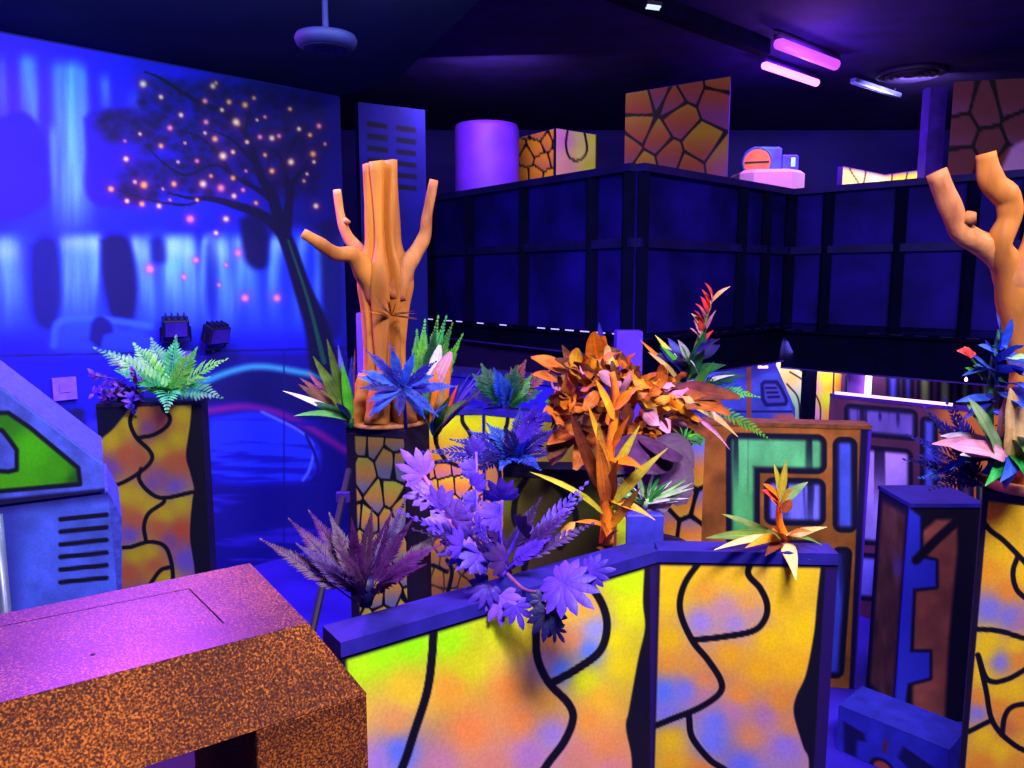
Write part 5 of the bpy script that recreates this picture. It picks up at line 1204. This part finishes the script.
# --- big round mauve leaves
pb_ = V((c_(652, 520, 2.03).x, 2.03, 0))
pz = V((pb_.x, pb_.y, at(652, 515, 1.98).z))
P = Plant('broad_leaf_plant', 'plant with broad drooping mauve leaves behind the pale grass tuft', 'plant', V((pb_.x, 2.03, 0)))
MB().lathe((pb_.x, 2.03, 0), [(.07, 0), (.085, .02), (.10, pz.z-.13), (.108, pz.z-.10), (.09, pz.z-.10)], 24).obj('pot', M_dark, P.o, True)
hub = c_(655, 440, 1.98)
P.stem([V((pb_.x, 2.03, pz.z-.12)), c_(653, 480, 1.99), hub], (.012, .008), MAU)
for (px, py, Y, w) in ((622, 505, 1.88, .14), (650, 520, 1.82, .15), (682, 505, 1.86, .14), (604, 470, 1.92, .12), (692, 470, 1.94, .13), (640, 470, 1.80, .14), (668, 460, 1.82, .12)):
    P.leaf(hub, c_(px, py, Y), w, MAU, arc=.12, prof='oval', seg=9, fold=-.15)
# --- pale grass tuft on the corner post
pb_ = V((c_(645, 516, 1.84).x, 1.84, pa.z+.001))
P = Plant('grass_tuft', 'pale green spiky grass tuft on the blue corner post', 'grass tuft', pb_)
P.stem([pb_, c_(648, 530, 1.78), c_(650, 519, 1.77)] if False else [pb_, pb_+V((0, -.01, .03))], .007, PALE)
for i in range(34):
    a = R.uniform(-1.25, 1.25); l = R.uniform(.07, .13)
    d = V((math.sin(a), rd(.7)-.2, math.cos(a)*.9)).normalized()
    P.leaf(pb_+V((rd(.006), rd(.006), .015)), pb_+V((0, 0, .015))+d*l, .009, (PALE, MINT, PALE, G2, WHT)[R.randrange(5)], part='blade', arc=rd(.12), seg=4)
# --- green spiky tuft
pb_ = c_(684, 440, 2.10)
P = Plant('needle_tuft', 'green needle tuft hanging below the orange bush', 'plant', pb_)
for i in range(40):
    d = V((rd(), rd(), rd())).normalized(); P.leaf(pb_, pb_+d*R.uniform(.035, .055), .006, (G2, G3, MINT, G1)[i % 4], part='needle', seg=3)
P.stem([pb_, c_(684, 425, 2.18), c_(660, 420, 2.27)], (.004, .006), G3)

# --- tall mixed plant with the red tip
pb_ = V((E_a+(E_b-E_a)*.72).to_tuple()); pb_ += V((0, .04, 0)); pb_.z = 1.133
P = Plant('flowering_plant', 'tall mixed plant with a salmon flower spike and long trailing leaves', 'plant', pb_)
fl = c_(711, 300, 2.5)
P.stem([pb_, c_(684, 410, 2.55), c_(694, 355, 2.5), c_(704, 325, 2.5), fl], (.010, .005), OLI)
for i in range(12):
    t = i/11; p = c_(701+t*11, 334-t*34, 2.49); a = rd(1.2)
    P.leaf(p, p+V((math.sin(a)*.05, -.03+rd(.03), .045+.01*t)), .022, (PNK, RED, CREAM, RED)[i % 4], part='petal', arc=.15, seg=4)
lst = [(688, 380, 706, 330, 2.45, .045, G3, .05), (690, 372, 680, 345, 2.4, .045, G2, .05), (690, 370, 700, 352, 2.4, .06, G3, .1), (686, 385, 664, 400, 2.4, .05, G3, .1), (686, 395, 666, 415, 2.38, .03, NVY, .1), (690, 378, 726, 365, 2.45, .05, G3, .15), (694, 360, 720, 345, 2.55, .05, NVY, .1), (690, 375, 660, 348, 2.5, .055, DBL, .08), (688, 370, 668, 338, 2.55, .04, DBL, .05), (690, 365, 650, 355, 2.5, .04, NVY, .1), (684, 372, 655, 335, 2.52, .022, YELW, .1), (684, 372, 660, 345, 2.5, .02, G1, .1), (680, 380, 640, 340, 2.5, .02, ORG, .03), (678, 380, 648, 352, 2.45, .024, CREAM, .1), (692, 390, 714, 362, 2.42, .03, G2, .1), (700, 385, 735, 375, 2.42, .018, WHT, .12), (696, 382, 680, 390, 2.35, .02, WHT, .1), (698, 385, 706, 412, 2.35, .022, LVI, .15), (698, 384, 720, 392, 2.36, .02, PNK, .1), (698, 384, 716, 420, 2.34, .02, WHT, .2), (698, 380, 690, 360, 2.4, .018, WHT, .1), (690, 405, 738, 437, 2.3, .028, CREAM, .16), (680, 400, 706, 415, 2.3, .03, YELW, .1), (680, 410, 730, 450, 2.35, .022, PNK, .2), (690, 392, 735, 400, 2.45, .06, BRO, .15), (690, 395, 725, 408, 2.4, .06, BRO, .2), (706, 330, 716, 310, 2.45, .014, PNK, .1), (700, 340, 690, 328, 2.45, .02, PNK, .1), (702, 345, 714, 330, 2.45, .022, RED, .1), (688, 362, 678, 340, 2.48, .03, WHT, .2)]
for (x0, y0, x1, y1, Y, w, m, a) in lst: P.leaf(c_(x0, y0, 2.5), c_(x1, y1, Y), w, m, arc=a, seg=7, wave=.05)
for (x0, y0, x1, y1, m) in ((700, 392, 758, 397, G1), (705, 405, 770, 440, G1), (700, 385, 745, 376, G3), (700, 388, 735, 384, BLUE), (690, 355, 718, 340, NVY), (690, 430, 700, 445, G2)):
    P.frond(c_(x0, y0, 2.48), c_(x1, y1, 2.42), m, arc=.1, N=15, ll=.035, lw=.009)

# --- orange bromeliad on the right front panel
pb_ = V((c_(784, 552, 1.70).x, 1.69, 1.113))
P = Plant('bromeliad', 'small orange bromeliad with yellow tips on the yellow front panel', 'plant', pb_)
P.stem([pb_, c_(779, 520, 1.69), c_(780, 498, 1.69)], (.010, .006), ORG)
for (x0, y0, x1, y1, Y, w, m, a) in ((781, 540, 706, 538, 1.6, .03, OLI, .14), (781, 540, 722, 514, 1.72, .022, OLI, .1), (780, 540, 714, 550, 1.56, .02, CREAM, .2), (782, 540, 827, 527, 1.62, .022, CREAM, .12), (784, 538, 822, 545, 1.6, .016, OLI, .2), (781, 540, 796, 580, 1.55, .034, CREAM, .25), (779, 540, 745, 548, 1.55, .024, GOLD, .2), (780, 542, 765, 556, 1.56, .028, BRO, .15), (782, 542, 772, 530, 1.56, .03, ORB, .1), (779, 500, 763, 484, 1.63, .026, ORG, .1), (780, 498, 774, 464, 1.66, .018, YELW, .04), (780, 498, 786, 460, 1.66, .018, YELW, .04), (780, 502, 808, 482, 1.64, .026, PALE, .08), (779, 505, 762, 490, 1.62, .03, RED, .1), (780, 505, 795, 488, 1.62, .02, YELW, .05), (779, 512, 770, 498, 1.62, .024, ORG, .1), (781, 512, 792, 500, 1.62, .022, CREAM, .1), (781, 545, 810, 560, 1.6, .02, OLI, .2), (779, 545, 740, 530, 1.66, .026, PNK, .12), (783, 540, 812, 532, 1.58, .026, GOLD, .15)):
    P.leaf(c_(x0, y0, 1.68), c_(x1, y1, Y), w, m, arc=a, seg=8, wave=.04)

# --- plants on the right hand pedestal
pb_ = V((c_(995, 470, 2.17).x, 2.17, 1.112))
P = Plant('leafy_plant', 'blue-leaved plant with a red bud and pale leaves around the forked stump', 'plant', pb_)
P.stem([pb_, c_(990, 430, 2.1), c_(992, 370, 2.1), c_(1000, 330, 2.12)], (.012, .006), G3)
for (x0, y0, x1, y1, Y, w, m, a) in ((996, 400, 956, 402, 1.98, .03, BLUE, .1), (996, 385, 972, 355, 2.0, .03, BLUE, .1), (996, 370, 962, 376, 2.0, .02, BLUE, .15), (1000, 360, 978, 345, 2.0, .03, BLUE, .1), (1000, 350, 1012, 318, 2.05, .03, BLUE, .05), (1000, 350, 996, 312, 2.05, .028, BLUE, .05), (998, 362, 1024, 345, 2.0, .04, BLUE, .1), (998, 372, 1028, 372, 1.95, .05, BLUE, .1), (996, 385, 1030, 392, 1.92, .05, BLUE, .12), (998, 392, 1026, 410, 1.92, .04, BLUE, .1), (994, 395, 962, 420, 1.98, .03, DBL, .12), (996, 372, 985, 340, 2.05, .028, DBL, .05), (994, 372, 975, 365, 2.0, .02, BLUE, .1), (990, 450, 966, 402, 2.0, .055, PALE, .05), (996, 450, 985, 412, 2.0, .04, MINT, .06), (1004, 450, 1020, 400, 2.0, .07, CREAM, .06), (1000, 452, 1005, 398, 2.04, .05, PNK, .05), (1002, 452, 932, 444, 1.95, .05, PNK, .12), (1000, 450, 940, 436, 2.0, .045, WHT, .12), (1004, 455, 960, 455, 1.92, .05, WHT, .08), (1000, 456, 965, 462, 1.94, .045, G3, .1), (1004, 458, 985, 486, 1.90, .045, MINT, .2), (1010, 458, 1000, 482, 1.88, .05, BLUE, .2), (1010, 455, 1030, 470, 1.88, .05, G3, .2), (1000, 445, 1024, 452, 1.9, .045, G2, .15), (1004, 448, 1028, 440, 1.92, .035, WHT, .1), (996, 440, 950, 470, 1.98, .03, BLUE, .15), (998, 448, 925, 480, 2.05, .025, DBL, .15), (1004, 452, 1030, 488, 1.85, .05, MINT, .2), (982, 380, 965, 368, 2.02, .025, G1, .1), (980, 376, 973, 366, 2.0, .022, OLI, .1)):
    P.leaf(c_(x0, y0, 2.1), c_(x1, y1, Y), w, m, arc=a, seg=7, wave=.07)
for i in range(26):
    a = R.uniform(-2.6, .2); px, py = 1004+rd(16), R.uniform(345, 470); l = R.uniform(.06, .12); p = c_(px, py, 2.08+rd(.06))
    P.leaf(p, p+V((math.cos(a)*l, -.03-R.random()*.05, math.sin(a)*l*.4+rd(.05)+.01)), R.uniform(.022, .045), (BLUE, DBL, G3, BLUE, NVY, G2, DBL, PALE)[R.randrange(8)], arc=rd(.2), seg=7, wave=.08, tw=rd(.6))
P.leaf(c_(1012, 462, 2.0), c_(1010, 388, 1.98), .075, CREAM, arc=.1, seg=9, wave=.05)
P.leaf(c_(1006, 458, 1.98), c_(948, 446, 1.94), .06, PNK, arc=.14, seg=10, wave=.10)
P.leaf(c_(1000, 462, 1.98), c_(968, 398, 1.98), .06, PALE, arc=.08, seg=9, wave=.05)
P.stem([c_(994, 390, 2.1), c_(980, 370, 2.06), c_(968, 354, 2.04)], (.004, .003), G2)
for k in range(5): P.leaf(c_(970, 358, 2.04), c_(957+k*3.5, 347+abs(k-2)*2, 2.02+.01*k), .024, RED, part='petal', arc=.2, prof='oval', seg=4)
P2_ = V((c_(972, 470, 2.14).x+.04, 2.16, 1.112))
P = Plant('fern_plant', 'dark blue feathery fern spreading left of the stone-painted pedestal', 'fern', P2_)
for (px, py, Y, m, a) in ((908, 436, 2.15, DBL, .12), (918, 455, 2.1, DBL, .12), (920, 478, 2.08, BLUE, .14), (905, 460, 2.12, NVY, .12), (930, 415, 2.2, NVY, .1), (945, 400, 2.22, DBL, .08), (938, 428, 2.15, NVY, .1), (955, 408, 2.18, DBL, .08), (930, 490, 2.02, NVY, .2), (948, 440, 2.08, DBL, .1), (925, 408, 2.24, DBL, .1)):
    P.frond(P2_+V((rd(.01), rd(.01), 0)), c_(px, py, Y), m, arc=a, N=16, ll=.045, lw=.012, sweep=.8)

# thin prop pole leaning by the stump's pedestal
a, b = at(318, 606, 2.05), at(349, 470, 2.42)
d = ray(318, 606); a = atz(316, 585, .0) if False else a
T = thing('leaning_pole', 'thin dark pole leaning against the stump pedestal behind the purple fern', 'pole', V((a.x-.12, a.y-.1, 0)))
dd = (b-a); a0 = a-dd*(a.z/dd.z)
T.location = a0; 
MB().tube([a0, b], .011, 8).obj('shaft', M_dark, T); MB().bar(at(343, 497, 2.34)-V((.02, 0, 0)), at(343, 497, 2.34)+V((.02, 0, 0)), .02, .03).obj('clip', M_edge, T)
MB().lathe(a0, [(.016, 0), (.018, .02), (.012, .03)], 10).obj('foot', M_dark, T)

# ================================================================== LIGHT
def area(name, loc, tgt, sx, sy, e, c):
    L = bpy.data.lights.new(name, 'AREA'); L.shape = 'RECTANGLE'; L.size = sx; L.size_y = sy; L.energy = e; L.color = c
    o = bpy.data.objects.new(name, L); COL.objects.link(o); o.location = loc
    o.rotation_euler = (V(tgt)-V(loc)).to_track_quat('-Z', 'Y').to_euler(); return o
area('lamp_front', (.55, .15, 3.35), (.3, 1.7, .7), 1.0, .4, 155, (1, .93, .97))
area('lamp_violet_left', (-1.45, 2.72, 2.74), (-1.35, 2.7, 0), .9, .16, 115, (.52, .07, 1))
area('lamp_mural', (-.9, 2.5, 2.75), (-1.9, 4.2, 1.3), 1.6, .3, 75, (.45, .75, 1))
area('lamp_right', (2.6, 1.6, 3.3), (1.6, 3.2, .8), 1.0, .3, 75, (1, .78, 1))
area('lamp_mid', (-.05, 3.3, 3.4), (.0, 3.0, 1.0), .8, .3, 20, (.75, .6, 1))
area('under_tube_and_fill', (2.95, 6.6, 1.12), (3.0, 7.6, .75), 1.2, .1, 20, (1, .72, 1))
area('under_tube_and_fill', (2.8, 7.35, 1.14), (2.95, 7.85, .75), .4, .08, 9, (1, .95, 1))  # added fill to brighten the cream panel, no fitting of its own
area('under_tube_and_fill', (1.45, 6.75, 1.14), (2.0, 7.4, .75), .5, .1, 12, (.8, .7, 1))  # extra unseen fill for the blue console
area('fill_low_screen', (3.7, 7.2, 3.45), (3.85, 8.0, 2.4), .4, .2, 45, (1, .75, 1))  # hidden light added to brighten the low corner screen
area('fill_drum', (-.2, 6.6, 3.4), (-.1, 7.7, 2.4), .8, .2, 26, (.8, .5, 1))  # unseen light added above the drum to brighten it
w = bpy.data.worlds.new('world'); scene.world = w; w.use_nodes = True
w.node_tree.nodes['Background'].inputs[0].default_value = (.16, .08, .9, 1); w.node_tree.nodes['Background'].inputs[1].default_value = .12
vs_ = scene.view_settings
scene.display_settings.display_device = 'sRGB'
vs_.view_transform = 'Standard'; vs_.look = 'None'; vs_.exposure = 0; vs_.gamma = 1; vs_.use_curve_mapping = False
scene.cycles.use_denoising = True
scene.cycles.max_bounces = 6; scene.cycles.diffuse_bounces = 3; scene.cycles.glossy_bounces = 3
scene.cycles.sample_clamp_indirect = 4
